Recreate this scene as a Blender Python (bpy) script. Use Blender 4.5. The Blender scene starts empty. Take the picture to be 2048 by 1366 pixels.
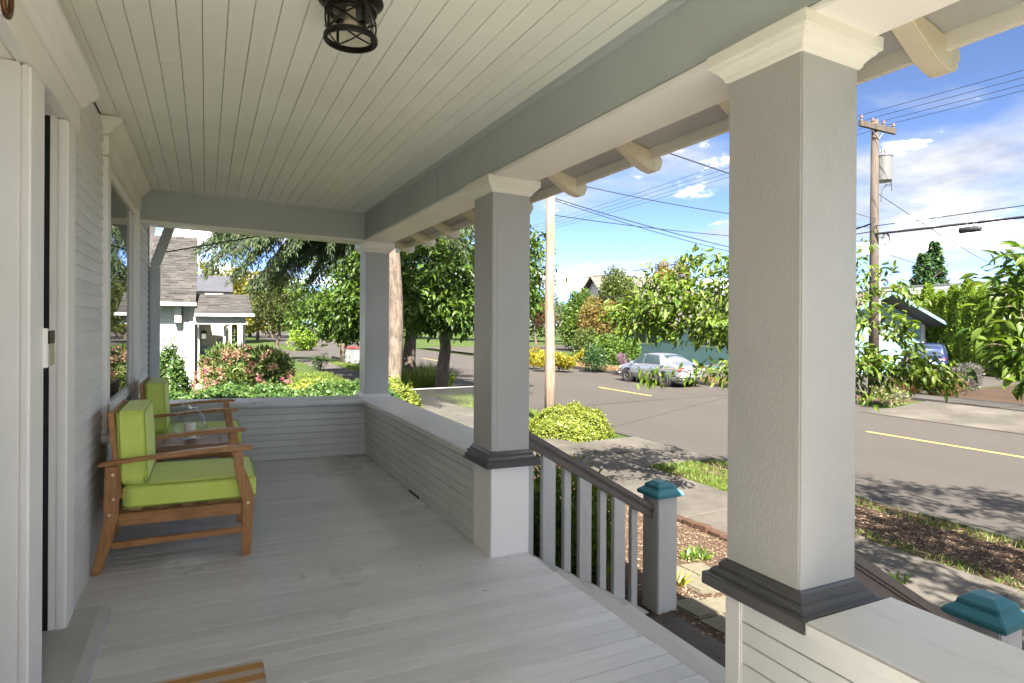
import bpy, bmesh, math, random
import numpy as np
from mathutils import Vector, Matrix
R = math.radians
rng = np.random.default_rng(7)
random.seed(7)
scn = bpy.context.scene
col = scn.collection

# ---------------------------------------------------------------- camera
CH = 1.4                 # camera height above the porch boards
FPX = 1200.0; YAW = R(27); ROLL = R(0.3); HORIZON = 648.0
cd = bpy.data.cameras.new('camera'); cam = bpy.data.objects.new('camera', cd); col.objects.link(cam)
cd.sensor_width = 36; cd.lens = 36 * FPX / 2048
cd.shift_y = (HORIZON - 683) / 2048
cd.clip_start = 0.05; cd.clip_end = 3000
cam.location = (0, 0, CH)
cam.rotation_euler = (Matrix.Rotation(-YAW, 3, 'Z') @ Matrix.Rotation(R(90), 3, 'X') @ Matrix.Rotation(ROLL, 3, 'Z')).to_euler()
scn.camera = cam
# ---------------------------------------------------------------- sun, sky, exposure
SUN_AZ = R(180 + 18)     # compass angle from +Y turning to +X : behind the camera, on the house side
SUN_EL = R(47)
sl = bpy.data.lights.new('sun', 'SUN'); so = bpy.data.objects.new('sun', sl); col.objects.link(so)
sl.energy = 2.5; sl.angle = R(0.6); sl.color = (1.0, 0.93, 0.80)
to_sun = Vector((math.sin(SUN_AZ) * math.cos(SUN_EL), math.cos(SUN_AZ) * math.cos(SUN_EL), math.sin(SUN_EL)))
so.rotation_euler = to_sun.to_track_quat('Z', 'Y').to_euler(); so.location = (0, 0, 30)
w = bpy.data.worlds.new('World'); scn.world = w; w.use_nodes = True
nt = w.node_tree; nt.nodes.clear()
def N(t, typ, **kw):
    n = t.nodes.new(typ)
    for k_, v_ in kw.items():
        if k_ in ('operation', 'blend_type', 'data_type', 'sky_type', 'noise_dimensions', 'feature', 'wave_type', 'bands_direction', 'distance', 'attribute_name', 'mode', 'interpolation_type', 'attribute_type', 'clamp_factor'):
            setattr(n, k_, v_)
        else:
            n.inputs[k_].default_value = v_
    return n
sky = N(nt, 'ShaderNodeTexSky', sky_type='NISHITA'); sky.sun_disc = False
sky.sun_elevation = SUN_EL; sky.sun_rotation = SUN_AZ; sky.air_density = 0.18; sky.dust_density = 0.0; sky.ozone_density = 0.8
tc = N(nt, 'ShaderNodeTexCoord'); sep = N(nt, 'ShaderNodeSeparateXYZ'); nt.links.new(tc.outputs['Generated'], sep.inputs[0])
zc = N(nt, 'ShaderNodeMath', operation='MAXIMUM'); zc.inputs[1].default_value = 0.0; nt.links.new(sep.outputs[2], zc.inputs[0])
za = N(nt, 'ShaderNodeMath', operation='ADD'); za.inputs[1].default_value = 0.16; nt.links.new(zc.outputs[0], za.inputs[0])
dv = N(nt, 'ShaderNodeVectorMath', operation='DIVIDE'); cmb = N(nt, 'ShaderNodeCombineXYZ')
for i in range(3): nt.links.new(za.outputs[0], cmb.inputs[i])
nt.links.new(tc.outputs['Generated'], dv.inputs[0]); nt.links.new(cmb.outputs[0], dv.inputs[1])
mp = N(nt, 'ShaderNodeMapping'); mp.inputs['Scale'].default_value = (1.0, 1.0, 0.55); mp.inputs['Location'].default_value = (2.35, 0.4, 0.0)
nt.links.new(dv.outputs[0], mp.inputs[0])
cn = N(nt, 'ShaderNodeTexNoise', Scale=1.25, Detail=9.0, Roughness=0.52, Distortion=0.25); nt.links.new(mp.outputs[0], cn.inputs['Vector'])
cr = nt.nodes.new('ShaderNodeValToRGB'); cr.color_ramp.elements[0].position = 0.41; cr.color_ramp.elements[1].position = 0.64
nt.links.new(cn.outputs[0], cr.inputs[0])
cn2 = N(nt, 'ShaderNodeTexNoise', Scale=2.6, Detail=6.0, Roughness=0.6); nt.links.new(mp.outputs[0], cn2.inputs['Vector'])
cr2 = nt.nodes.new('ShaderNodeValToRGB'); cr2.color_ramp.elements[0].position = 0.36; cr2.color_ramp.elements[1].position = 0.78
cr2.color_ramp.elements[0].color = (1.05, 1.1, 1.22, 1); cr2.color_ramp.elements[1].color = (48, 46.8, 45.5, 1); e3 = cr2.color_ramp.elements.new(0.55); e3.color = (1.7, 1.7, 1.7, 1)
nt.links.new(cn2.outputs[0], cr2.inputs[0])
mx = N(nt, 'ShaderNodeMix', data_type='RGBA'); nt.links.new(cr.outputs[0], mx.inputs[0]); nt.links.new(sky.outputs[0], mx.inputs[6]); nt.links.new(cr2.outputs[0], mx.inputs[7])
bg = N(nt, 'ShaderNodeBackground', Strength=0.05); nt.links.new(mx.outputs[2], bg.inputs[0])
wo = nt.nodes.new('ShaderNodeOutputWorld'); nt.links.new(bg.outputs[0], wo.inputs[0])
vs = scn.view_settings; vs.view_transform = 'Standard'; vs.look = 'None'; vs.gamma = 1; vs.use_curve_mapping = False; vs.exposure = 3.7
scn.cycles.max_bounces = 10; scn.cycles.diffuse_bounces = 8; scn.cycles.transparent_max_bounces = 8

# ---------------------------------------------------------------- pixel -> place helpers (2048 x 1366 photograph)
def ray(x, y):
    a = x - 1024; b = y - HORIZON
    u = (a * math.cos(ROLL) + b * math.sin(ROLL)) / FPX; v = -(-a * math.sin(ROLL) + b * math.cos(ROLL)) / FPX
    return np.array([math.sin(YAW) + u * math.cos(YAW), math.cos(YAW) - u * math.sin(YAW), v])
def at(x, y, d): return np.array([0, 0, CH]) + ray(x, y) * d          # d = distance along the view axis
def atz(x, y, z): r = ray(x, y); return np.array([0, 0, CH]) + r * (z - CH) / r[2]
K = 0.0234               # the porch falls outwards by this much per metre
def sm(a, b, t): t = min(1, max(0, (t - a) / (b - a))); return t * t * (3 - 2 * t)
def gz(x, y=0):
    if x < 8.8:
        pts = [(-40, -0.72), (3.1, -0.72), (4.2, -0.88), (5.25, -1.06), (5.5, -1.14), (7.0, -1.15), (8.8, -1.20)]
        z = pts[0][1]
        for (x0, z0), (x1, z1) in zip(pts, pts[1:]):
            if x >= x0: z = z0 + (z1 - z0) * min(1, (x - x0) / (x1 - x0))
        if x < 5.25: z += (-0.98 - z) * sm(8, 13, y)
        return z + (-1.415 - z) * sm(42, 50, y)
    if x < 20.65: return -1.47
    if y < 12.3: return -1.395 + 0.14 * sm(20.6, 22.6, x) + .085 * sm(23, 30, x)
    return -1.27 + 0.10 * sm(21, 30, x)

# ---------------------------------------------------------------- materials
M = {}
def base_mat(name):
    m = bpy.data.materials.new(name); m.use_nodes = True; t = m.node_tree
    b = t.nodes['Principled BSDF']; M[name] = m
    return m, t, b
def mixc(t, fac, a, b, typ='MIX'):
    m = N(t, 'ShaderNodeMix', data_type='RGBA', blend_type=typ)
    for s, v in ((0, fac), (6, a), (7, b)):
        if hasattr(v, 'is_output'): t.links.new(v, m.inputs[s])
        elif s == 0: m.inputs[0].default_value = v
        else: m.inputs[s].default_value = (*v, 1)
    return m.outputs[2]
def ramp(t, src, stops):
    r = t.nodes.new('ShaderNodeValToRGB'); e = r.color_ramp.elements
    while len(e) < len(stops): e.new(0.5)
    for q, (p, c) in zip(e, stops): q.position = p; q.color = (*c, 1) if len(c) == 3 else c
    t.links.new(src, r.inputs[0]); return r.outputs[0]
def pos(t, scale=(1, 1, 1), obj=False):
    if obj: g = N(t, 'ShaderNodeTexCoord'); s = g.outputs['Object']
    else: g = N(t, 'ShaderNodeNewGeometry'); s = g.outputs['Position']
    m = N(t, 'ShaderNodeMapping'); m.inputs['Scale'].default_value = scale; t.links.new(s, m.inputs[0]); return m.outputs[0]
def noise(t, vec, sc, det=4, rough=.55, dist=0):
    n = N(t, 'ShaderNodeTexNoise', Scale=sc, Detail=det, Roughness=rough, Distortion=dist); t.links.new(vec, n.inputs['Vector']); return n.outputs[0]
def bump(t, b, h, strength=.2, dist=.01):
    n = N(t, 'ShaderNodeBump', Strength=strength, Distance=dist); t.links.new(h, n.inputs['Height']); t.links.new(n.outputs[0], b.inputs['Normal'])
def paint(name, c, rough=.5, var=.10, piece=.06, bs=.15, bscale=90, stretch=(1, 1, 1), dirt=0.0, dirtc=(.12, .10, .08), spec=.4):
    m, t, b = base_mat(name)
    p = pos(t, stretch); big = noise(t, pos(t), 1.7, 5); fine = noise(t, p, bscale, 3)
    lo = tuple(x * (1 - var) for x in c); hi = tuple(min(1, x * (1 + var)) for x in c)
    cc = ramp(t, big, [(.3, lo), (.7, hi)])
    oi = N(t, 'ShaderNodeObjectInfo'); mr = N(t, 'ShaderNodeMapRange'); mr.inputs[3].default_value = 1 - piece; mr.inputs[4].default_value = 1 + piece
    t.links.new(oi.outputs['Random'], mr.inputs[0])
    hs = N(t, 'ShaderNodeHueSaturation'); t.links.new(mr.outputs[0], hs.inputs['Value']); t.links.new(cc, hs.inputs['Color']); cc = hs.outputs[0]
    if dirt:
        d = ramp(t, noise(t, p, 9, 8, .68), [(.56, (0, 0, 0)), (.76, (dirt,) * 3)])
        cc = mixc(t, d, cc, dirtc)
    t.links.new(cc, b.inputs['Base Color']); b.inputs['Roughness'].default_value = rough; b.inputs['Specular IOR Level'].default_value = spec
    bump(t, b, fine, bs, .004); return m
def wood(name, c1, c2, axis=(1, 1, 1), rough=.45, sc=14):
    m, t, b = base_mat(name)
    p = pos(t, axis, True); n = noise(t, p, sc, 6, .62, .6); big = noise(t, pos(t), 5, 3)
    cc = ramp(t, n, [(.28, c1), (.7, c2)]); cc = mixc(t, ramp(t, big, [(.4, (0, 0, 0)), (.75, (.35,) * 3)]), cc, tuple(x * .55 for x in c1))
    t.links.new(cc, b.inputs['Base Color']); b.inputs['Roughness'].default_value = rough; bump(t, b, n, .15, .003); return m
def plain(name, c, rough=.5, metal=0, **kw):
    m, t, b = base_mat(name); b.inputs['Base Color'].default_value = (*c, 1); b.inputs['Roughness'].default_value = rough; b.inputs['Metallic'].default_value = metal
    for k_, v_ in kw.items(): b.inputs[k_].default_value = v_
    return m
def leafmat(name, stops, trans=.35, rough=.45, vein=False):
    """stops: colours picked per leaf by the 'rnd' attribute (foliage meshes) plus the object's own random (single leaves)"""
    m, t, b = base_mat(name)
    a = N(t, 'ShaderNodeAttribute', attribute_name='rnd'); oi = N(t, 'ShaderNodeObjectInfo')
    ad = N(t, 'ShaderNodeMath', operation='ADD'); t.links.new(a.outputs['Fac'], ad.inputs[0]); t.links.new(oi.outputs['Random'], ad.inputs[1])
    fr = N(t, 'ShaderNodeMath', operation='FRACT'); t.links.new(ad.outputs[0], fr.inputs[0])
    n = len(stops); cc = ramp(t, fr.outputs[0], [((i + .5) / n, s) for i, s in enumerate(stops)])
    t.links.new(cc, b.inputs['Base Color']); b.inputs['Roughness'].default_value = rough; b.inputs['Specular IOR Level'].default_value = .35
    tr = N(t, 'ShaderNodeBsdfTranslucent'); hs = N(t, 'ShaderNodeHueSaturation', Saturation=1.1, Value=1.5); hs.inputs['Hue'].default_value = .485
    t.links.new(cc, hs.inputs['Color']); t.links.new(hs.outputs[0], tr.inputs['Color'])
    mx = N(t, 'ShaderNodeMixShader'); mx.inputs[0].default_value = trans
    t.links.new(b.outputs[0], mx.inputs[1]); t.links.new(tr.outputs[0], mx.inputs[2]); t.links.new(mx.outputs[0], t.nodes['Material Output'].inputs[0]); return m

paint('siding', (.72, .70, .675), .5, .06, .05, .10, 120, (1, .2, 1), .25, (.22, .21, .20))
paint('knee_paint', (.63, .63, .60), .5, .07, .05, .12, 100, (.3, .3, 1), .25, (.2, .2, .18))
paint('shaft_paint', (0.412, 0.398, 0.373), .42, .06, .02, .4, 140, (1, 1, .35), .22, (.30, .28, .25))
paint('beam_paint', (.47, .50, .49), .42, .05, .03, .25, 130, (1, .5, 1))
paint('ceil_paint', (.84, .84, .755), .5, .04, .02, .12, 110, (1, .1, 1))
paint('white_trim', (.86, .82, .78), .42, .04, .02, .06, 90, (1, 1, .3))
paint('cream_trim', (.82, .78, .69), .45, .06, .03, .2, 90)
paint('cap_white', (.66, .64, .61), .40, .06, .03, .2, 60, (1, .25, 1), .45, (.30, .27, .24))
paint('dark_mould', (.085, .083, .083), .28, .12, .02, .2, 80)
paint('rail_brown', (.12, .105, .095), .3, .12, .03, .2, 80, (.2, 1, 1))
paint('stair_grey', (.44, .43, .41), .5, .08, .03, .2, 60, (1, 1, .3), .4, (.22, .2, .18))
paint('teal', (0.0312, 0.156, 0.187), .38, .2, .02, .3, 70, (1, 1, 1), .35, (.7, .75, .75))
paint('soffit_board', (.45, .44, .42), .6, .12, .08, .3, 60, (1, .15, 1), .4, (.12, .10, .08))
paint('tail_paint', (.76, .68, .52), .55, .12, .05, .3, 70, (1, 1, 1), .55, (.42, .27, .08))
paint('downspout_grey', (.52, .54, .54), .4, .05)
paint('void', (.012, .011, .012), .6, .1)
# porch boards: worn gloss paint, grain along X
m, t, b = base_mat('floor_paint')
p = pos(t, (.18, 1, 1)); g = noise(t, p, 30, 6, .6); big = noise(t, pos(t), 1.1, 4); scuff = noise(t, pos(t, (.5, 1, 1)), 5.5, 8, .7)
oi = N(t, 'ShaderNodeObjectInfo'); pr = ramp(t, oi.outputs['Random'], [(0, (.575, .57, .57)), (1, (.67, .665, .665))])
cc = mixc(t, ramp(t, g, [(.35, (0, 0, 0)), (.75, (.3,) * 3)]), pr, (.46, .44, .425)); cc = mixc(t, ramp(t, scuff, [(.52, (0, 0, 0)), (.72, (.36,) * 3)]), cc, (.40, .37, .345))
cc = mixc(t, ramp(t, noise(t, pos(t), 22, 2, .4), [(.77, (0, 0, 0)), (.785, (.7,) * 3)]), cc, (.10, .09, .085))
t.links.new(cc, b.inputs['Base Color'])
t.links.new(ramp(t, big, [(.3, (.24,) * 3), (.75, (.42,) * 3)]), b.inputs['Roughness']); bump(t, b, g, .25, .004)
# furniture and small things
wood('acacia', (.27, .105, .026), (.52, .255, .08), (6, 6, .8)); wood('acacia_long', (.27, .105, .026), (.52, .255, .08), (.8, 6, 6)); wood('table_wood', (.24, .11, .05), (.43, .24, .13), (.8, 6, 6))
m, t, b = base_mat('lime_fabric')
p = pos(t); wv = noise(t, p, 420, 2); cc = mixc(t, ramp(t, noise(t, p, 6, 4), [(.35, (0, 0, 0)), (.7, (1, 1, 1))]), (.64, .76, .13), (.69, .80, .17))
t.links.new(cc, b.inputs['Base Color']); b.inputs['Roughness'].default_value = .85; b.inputs['Sheen Weight'].default_value = .3; hb = N(t, 'ShaderNodeMath', operation='MULTIPLY_ADD'); hb.inputs[1].default_value = 9.0; t.links.new(noise(t, pos(t, (1, 1.6, 1)), 11, 4, .55, .8), hb.inputs[0]); t.links.new(wv, hb.inputs[2])
bump(t, b, hb.outputs[0], .45, .0025)
plain('piping', (.40, .48, .07), .8); plain('bolt_brass', (.75, .66, .45), .3, .9); plain('black_iron', (.018, .014, .012), .38, .6); plain('steel', (.55, .55, .54), .35, .9)
plain('galv', (.15, .15, .148), .55, .15); plain('brushed', (.52, .50, .47), .3, .9); plain('bronze', (.16, .08, .04), .4, .8); plain('candle', (.85, .80, .70), .5, 0, **{'Subsurface Weight': .2}); plain('bulb_glass', (.8, .75, .65), .2)
def glass(name, c=(.95, .97, .96), rough=0.02, ior=1.45, tint=.9):
    m, t, b = base_mat(name); tr = N(t, 'ShaderNodeBsdfTransparent'); tr.inputs[0].default_value = (*c, 1)
    gl = N(t, 'ShaderNodeBsdfGlossy', Roughness=rough); lw = N(t, 'ShaderNodeLayerWeight', Blend=.5); pw_ = N(t, 'ShaderNodeMath', operation='POWER'); pw_.inputs[1].default_value = 3.0; t.links.new(lw.outputs['Facing'], pw_.inputs[0])
    ma = N(t, 'ShaderNodeMath', operation='MULTIPLY_ADD'); ma.inputs[1].default_value = .7; ma.inputs[2].default_value = .05; t.links.new(pw_.outputs[0], ma.inputs[0]); mx = N(t, 'ShaderNodeMixShader')
    t.links.new(ma.outputs[0], mx.inputs[0]); t.links.new(tr.outputs[0], mx.inputs[1]); t.links.new(gl.outputs[0], mx.inputs[2]); t.links.new(mx.outputs[0], t.nodes['Material Output'].inputs[0]); return m
glass('clear_glass'); glass('lantern_glass', (.78, .74, .66), .1)
plain('window_glass', (.02, .022, .022), .015, 0, IOR=2.3); plain('car_glass', (.025, .04, .045), .03, 0, IOR=1.6)
# doormat
m, t, b = base_mat('coir')
g = N(t, 'ShaderNodeTexCoord'); s = N(t, 'ShaderNodeSeparateXYZ'); t.links.new(g.outputs['Object'], s.inputs[0])
nn = noise(t, g.outputs['Object'], 60, 3); ad = N(t, 'ShaderNodeMath', operation='MULTIPLY_ADD'); ad.inputs[1].default_value = .012; t.links.new(nn, ad.inputs[0]); t.links.new(s.outputs[1], ad.inputs[2])
wv = N(t, 'ShaderNodeMath', operation='PINGPONG'); wv.inputs[1].default_value = .042; t.links.new(ad.outputs[0], wv.inputs[0])
st = ramp(t, wv.outputs[0], [(.0205, (.70, .36, .10)), (.0225, (.74, .60, .49))])
cc = mixc(t, ramp(t, noise(t, g.outputs['Object'], 300, 2), [(.4, (0, 0, 0)), (.75, (.35,) * 3)]), st, (.34, .20, .09)); t.links.new(cc, b.inputs['Base Color']); b.inputs['Roughness'].default_value = .95
bump(t, b, noise(t, g.outputs['Object'], 350, 3), 1, .01)
# ground
m, t, b = base_mat('asphalt')
p = pos(t); f1 = noise(t, p, 55, 5, .7); b1 = noise(t, pos(t, (.5, .06, 1)), .9, 5, .6); b2 = noise(t, p, .35, 4)
cc = ramp(t, f1, [(.3, (0.0246, 0.0208, 0.0181)), (.72, (0.0502, 0.0427, 0.0371))]); cc = mixc(t, ramp(t, b1, [(.35, (0, 0, 0)), (.7, (.5,) * 3)]), cc, (0.0524, 0.0442, 0.0387)); cc = mixc(t, ramp(t, b2, [(.45, (0, 0, 0)), (.75, (.35,) * 3)]), cc, (0.0334, 0.0282, 0.0252))
v = N(t, 'ShaderNodeTexVoronoi', feature='DISTANCE_TO_EDGE', Scale=.33); nd = N(t, 'ShaderNodeMix', data_type='VECTOR'); 
nz = N(t, 'ShaderNodeTexNoise', Scale=1.5, Detail=6.0); t.links.new(p, nz.inputs['Vector']); vm = N(t, 'ShaderNodeVectorMath', operation='MULTIPLY_ADD'); vm.inputs[1].default_value = (.9, .9, 0); t.links.new(nz.outputs['Color'], vm.inputs[0]); t.links.new(p, vm.inputs[2]); t.links.new(vm.outputs[0], v.inputs['Vector'])
cc = mixc(t, ramp(t, v.outputs['Distance'], [(.0, (.30,) * 3), (.008, (0, 0, 0))]), cc, (0.0167, 0.0148, 0.0139))
sx = N(t, 'ShaderNodeSeparateXYZ'); t.links.new(vm.outputs[0], sx.inputs[0])
wob = N(t, 'ShaderNodeMath', operation='PINGPONG'); wob.inputs[1].default_value = 1.45; t.links.new(sx.outputs[0], wob.inputs[0])
cc = mixc(t, ramp(t, wob.outputs[0], [(.0, (.55,) * 3), (.016, (0, 0, 0))]), cc, (0.0216, 0.0186, 0.0166))
cc = mixc(t, ramp(t, noise(t, pos(t, (1, .25, 1)), .55, 6, .65), [(.56, (0, 0, 0)), (.64, (.30,) * 3)]), cc, (0.0324, 0.0275, 0.0246))
t.links.new(cc, b.inputs['Base Color']); b.inputs['Roughness'].default_value = .85; bump(t, b, f1, .6, .012)
def ground_mat(name, stops, sc=18, big=.6, bigc=None, bs=.8, rough=.95):
    m, t, b = base_mat(name); p = pos(t); n1 = noise(t, p, sc, 7, .72); cc = ramp(t, n1, stops)
    if bigc: cc = mixc(t, ramp(t, noise(t, p, big, 5, .6), [(.42, (0, 0, 0)), (.68, (.8,) * 3)]), cc, bigc)
    oi = N(t, 'ShaderNodeObjectInfo'); mr = N(t, 'ShaderNodeMapRange'); mr.inputs[3].default_value = .9; mr.inputs[4].default_value = 1.08; t.links.new(oi.outputs['Random'], mr.inputs[0])
    hs = N(t, 'ShaderNodeHueSaturation'); t.links.new(mr.outputs[0], hs.inputs['Value']); t.links.new(cc, hs.inputs['Color'])
    t.links.new(hs.outputs[0], b.inputs['Base Color']); b.inputs['Roughness'].default_value = rough; b.inputs['Specular IOR Level'].default_value = .2; bump(t, b, n1, bs, .03); return m
ground_mat('lawn', [(.3, (0.0139, 0.0297, 0.00474)), (.55, (0.0355, 0.0632, 0.00986)), (.75, (0.0632, 0.079, 0.0197))], 26, .35, (0.0514, 0.0632, 0.0197))
ground_mat('mulch', [(.25, (0.0178, 0.011, 0.0079)), (.5, (0.067, 0.0415, 0.0277)), (.75, (0.134, 0.0909, 0.0632))], 34, 1.1, (0.0952, 0.065, 0.0455), 1)
ground_mat('mulch_dark', [(.25, (0.0139, 0.00867, 0.00632)), (.5, (0.0474, 0.0297, 0.0197)), (.75, (0.0867, 0.0593, 0.0395))], 34, .9, (0.0336, 0.0218, 0.0158), 1)
ground_mat('concrete', [(.3, (0.0439, 0.039, 0.0339)), (.6, (0.0618, 0.0562, 0.05)), (.8, (0.0716, 0.0661, 0.0583))], 7, .8, (0.0986, 0.0892, 0.079), .25, .85)
ground_mat('concrete_old', [(.3, (0.026, 0.024, 0.0221)), (.6, (0.042, 0.039, 0.0361)), (.8, (0.0523, 0.0482, 0.0439))], 9, .7, (0.0593, 0.0553, 0.0514), .35, .85)
ground_mat('paver', [(.3, (0.0952, 0.0848, 0.0593)), (.6, (0.131, 0.119, 0.0867)), (.8, (0.15, 0.139, 0.106))], 12, 2, (0.106, 0.0986, 0.0714), .3, .85)
ground_mat('brick_edge', [(.3, (0.0395, 0.0197, 0.0127)), (.6, (0.0752, 0.0395, 0.0269)), (.8, (0.0952, 0.0593, 0.0435))], 14, 2, (0.0514, 0.0316, 0.0237), .6, .9)
plain('yellow_line', (.40, .30, .07), .8)
# bark, leaves
def bark(name, c1, c2, stretch=(1, 1, .16), sc=18):
    m, t, b = base_mat(name); p = pos(t, stretch); n1 = noise(t, p, sc, 7, .7, .4); t.links.new(ramp(t, n1, [(.35, c1), (.68, c2)]), b.inputs['Base Color']); b.inputs['Roughness'].default_value = .9; bump(t, b, n1, 1, .03)
bark('bark_pale', (.05, .036, .027), (.185, .143, .115), (1, 1, .3), 11); bark('bark_dark', (.035, .026, .02), (.13, .10, .078)); bark('bark_twig', (.06, .045, .035), (.20, .16, .12))
m, t, b = base_mat('pole_pale'); p = pos(t, (1, 1, .05)); n1 = noise(t, p, 26, 6, .6); n2 = noise(t, pos(t, (1, 1, .25)), 7, 6, .65)
cc = ramp(t, n1, [(.3, (.12, .087, .065)), (.65, (.25, .20, .16))]); cc = mixc(t, ramp(t, n2, [(.52, (0, 0, 0)), (.66, (.75,) * 3)]), cc, (.19, .075, .028)); t.links.new(cc, b.inputs['Base Color']); b.inputs['Roughness'].default_value = .8; bump(t, b, n1, .5, .01)
m, t, b = base_mat('pole_brown'); p = pos(t, (1, 1, .05)); n1 = noise(t, p, 22, 6, .6); t.links.new(ramp(t, n1, [(.3, (.026, .021, .017)), (.65, (.075, .058, .046))]), b.inputs['Base Color']); b.inputs['Roughness'].default_value = .85; bump(t, b, n1, .5, .01)
leafmat('leaf_cherry', [(0.0361, 0.0722, 0.00918), (0.0656, 0.118, 0.0144), (0.0984, 0.154, 0.0197), (0.131, 0.184, 0.0295)], .4)
leafmat('leaf_yard', [(0.0328, 0.0722, 0.0118), (0.0558, 0.108, 0.0144), (0.0918, 0.151, 0.023), (0.118, 0.171, 0.0328)], .42)
leafmat('leaf_street', [(0.0164, 0.0394, 0.00656), (0.0328, 0.0689, 0.00918), (0.0558, 0.105, 0.0131), (0.0787, 0.131, 0.0197)], .35)
leafmat('leaf_fir', [(.012, .03, .012), (.025, .05, .016), (.04, .07, .02), (.06, .085, .025)], .15, .6)
leafmat('leaf_yew', [(0.024, 0.04, 0.0096), (0.04, 0.06, 0.0128), (0.06, 0.076, 0.016), (0.08, 0.096, 0.024)], .2, .6)
leafmat('leaf_yellow', [(0.088, 0.0935, 0.011), (0.132, 0.127, 0.0165), (0.176, 0.16, 0.022), (0.11, 0.121, 0.0165)], .4)
leafmat('leaf_far', [(0.0295, 0.0558, 0.0118), (0.0492, 0.0787, 0.0164), (0.0722, 0.0984, 0.0197), (0.0984, 0.118, 0.0295)], .3)
leafmat('leaf_ivy_dark', [(0.024, 0.06, 0.0128), (0.04, 0.088, 0.0176), (0.06, 0.112, 0.024), (0.08, 0.136, 0.032)], .25)
leafmat('leaf_ivy_light', [(0.0869, 0.124, 0.0155), (0.124, 0.161, 0.0217), (0.161, 0.192, 0.0279), (0.186, 0.205, 0.0372)], .3)
leafmat('leaf_laurel', [(0.056, 0.12, 0.0096), (0.096, 0.176, 0.0144), (0.144, 0.24, 0.02), (0.04, 0.08, 0.0096)], .4, .35)
leafmat('leaf_rhodo', [(0.028, 0.056, 0.012), (0.048, 0.088, 0.016), (0.08, 0.12, 0.028), (0.144, 0.16, 0.048)], .25)
leafmat('petal_pink', [(.34, .10, .14), (.40, .16, .17), (.42, .21, .19), (.36, .08, .15)], .3); leafmat('bract_salmon', [(.30, .17, .11), (.34, .22, .15), (.20, .15, .07), (.36, .26, .19)], .3)
leafmat('leaf_arbor', [(0.0476, 0.0998, 0.0125), (0.095, 0.166, 0.015), (0.151, 0.235, 0.0226), (0.198, 0.291, 0.0313)], .25, .6)
leafmat('leaf_brown', [(.11, .075, .025), (.15, .11, .03), (.10, .11, .025), (.19, .13, .04)], .3); leafmat('leaf_red', [(.09, .025, .022), (.13, .035, .025), (.07, .03, .02), (.05, .06, .02)], .3)
leafmat('leaf_gold', [(0.248, 0.198, 0.011), (0.198, 0.198, 0.0165), (0.121, 0.154, 0.0165), (0.275, 0.22, 0.0165)], .3); leafmat('leaf_tan', [(0.182, 0.11, 0.055), (0.231, 0.149, 0.077), (0.138, 0.0825, 0.0385), (0.264, 0.187, 0.105)], .3)
leafmat('leaf_lav', [(0.088, 0.0825, 0.077), (0.11, 0.099, 0.099), (0.066, 0.0825, 0.0385), (0.121, 0.105, 0.116)], .25); leafmat('leaf_varieg', [(0.121, 0.138, 0.044), (0.165, 0.171, 0.0715), (0.066, 0.0935, 0.0275), (0.193, 0.193, 0.0935)], .25)
leafmat('leaf_bush', [(0.04, 0.088, 0.0144), (0.072, 0.136, 0.0176), (0.12, 0.184, 0.024), (0.032, 0.064, 0.012)], .3); leafmat('leaf_deep', [(.015, .04, .014), (.03, .07, .02), (.045, .09, .025), (.03, .06, .02)], .2)
leafmat('grass_blade', [(0.048, 0.096, 0.012), (0.08, 0.144, 0.016), (0.128, 0.176, 0.028), (0.16, 0.176, 0.048)], .35); leafmat('flower_mauve', [(0.165, 0.0715, 0.132), (0.209, 0.099, 0.154), (0.132, 0.066, 0.121), (0.187, 0.121, 0.165)], .3)
leafmat('chip', [(0.055, 0.033, 0.022), (0.11, 0.0688, 0.044), (0.176, 0.121, 0.0825), (0.231, 0.171, 0.121)], 0, .9)
# vehicles, far buildings
def carpaint(name, c, met=.75): plain(name, c, .28, met, **{'Coat Weight': 1, 'Coat Roughness': .04})
carpaint('silver_paint', (0.384, 0.4, 0.44)); carpaint('blue_paint', (.02, .035, .10), .4); carpaint('white_paint', (.7, .7, .7), .1)
plain('rubber', (.025, .025, .026), .8); plain('hub', (.16, .14, .125), .4, .7); plain('black_trim', (.02, .02, .021), .5); plain('tail_red', (.45, .012, .015), .12, 0, **{'Coat Weight': 1}); plain('lens_white', (.8, .75, .72), .1); plain('plate_white', (.7, .72, .75), .4)
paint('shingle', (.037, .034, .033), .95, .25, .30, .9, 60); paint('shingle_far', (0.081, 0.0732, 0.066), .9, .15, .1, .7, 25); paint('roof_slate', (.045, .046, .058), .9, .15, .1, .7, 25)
paint('nb_white', (0.322, 0.327, 0.331), .6, .04, .02); paint('nb_grey', (.25, .245, .25), .6, .06, .04); paint('nb_tan', (.34, .31, .24), .6, .06); paint('gutter_white', (0.313, 0.31, 0.301), .4, .04)
paint('aqua', (0.18, 0.3, 0.324), .6, .06, .03); paint('aqua_trim', (.16, .27, .33), .5, .06); paint('far_white', (0.488, 0.481, 0.459), .6, .05); paint('metal_white', (0.396, 0.396, 0.402), .5, .04); paint('brick_red', (.30, .10, .06), .85, .15)
paint('bin_grey', (.20, .21, .22), .5, .08); paint('bin_red', (0.165, 0.022, 0.022), .5, .08); paint('wicker', (.36, .19, .09), .7, .15); paint('cushion_pink', (.55, .45, .42), .8, .08); paint('pot_teal', (.12, .32, .36), .4, .1)
plain('transformer', (0.108, 0.109, 0.111), .4); plain('wire_black', (.02, .02, .022), .6); plain('insulator', (.20, .13, .11), .3); plain('pvc', (.55, .55, .55), .5)

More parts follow.
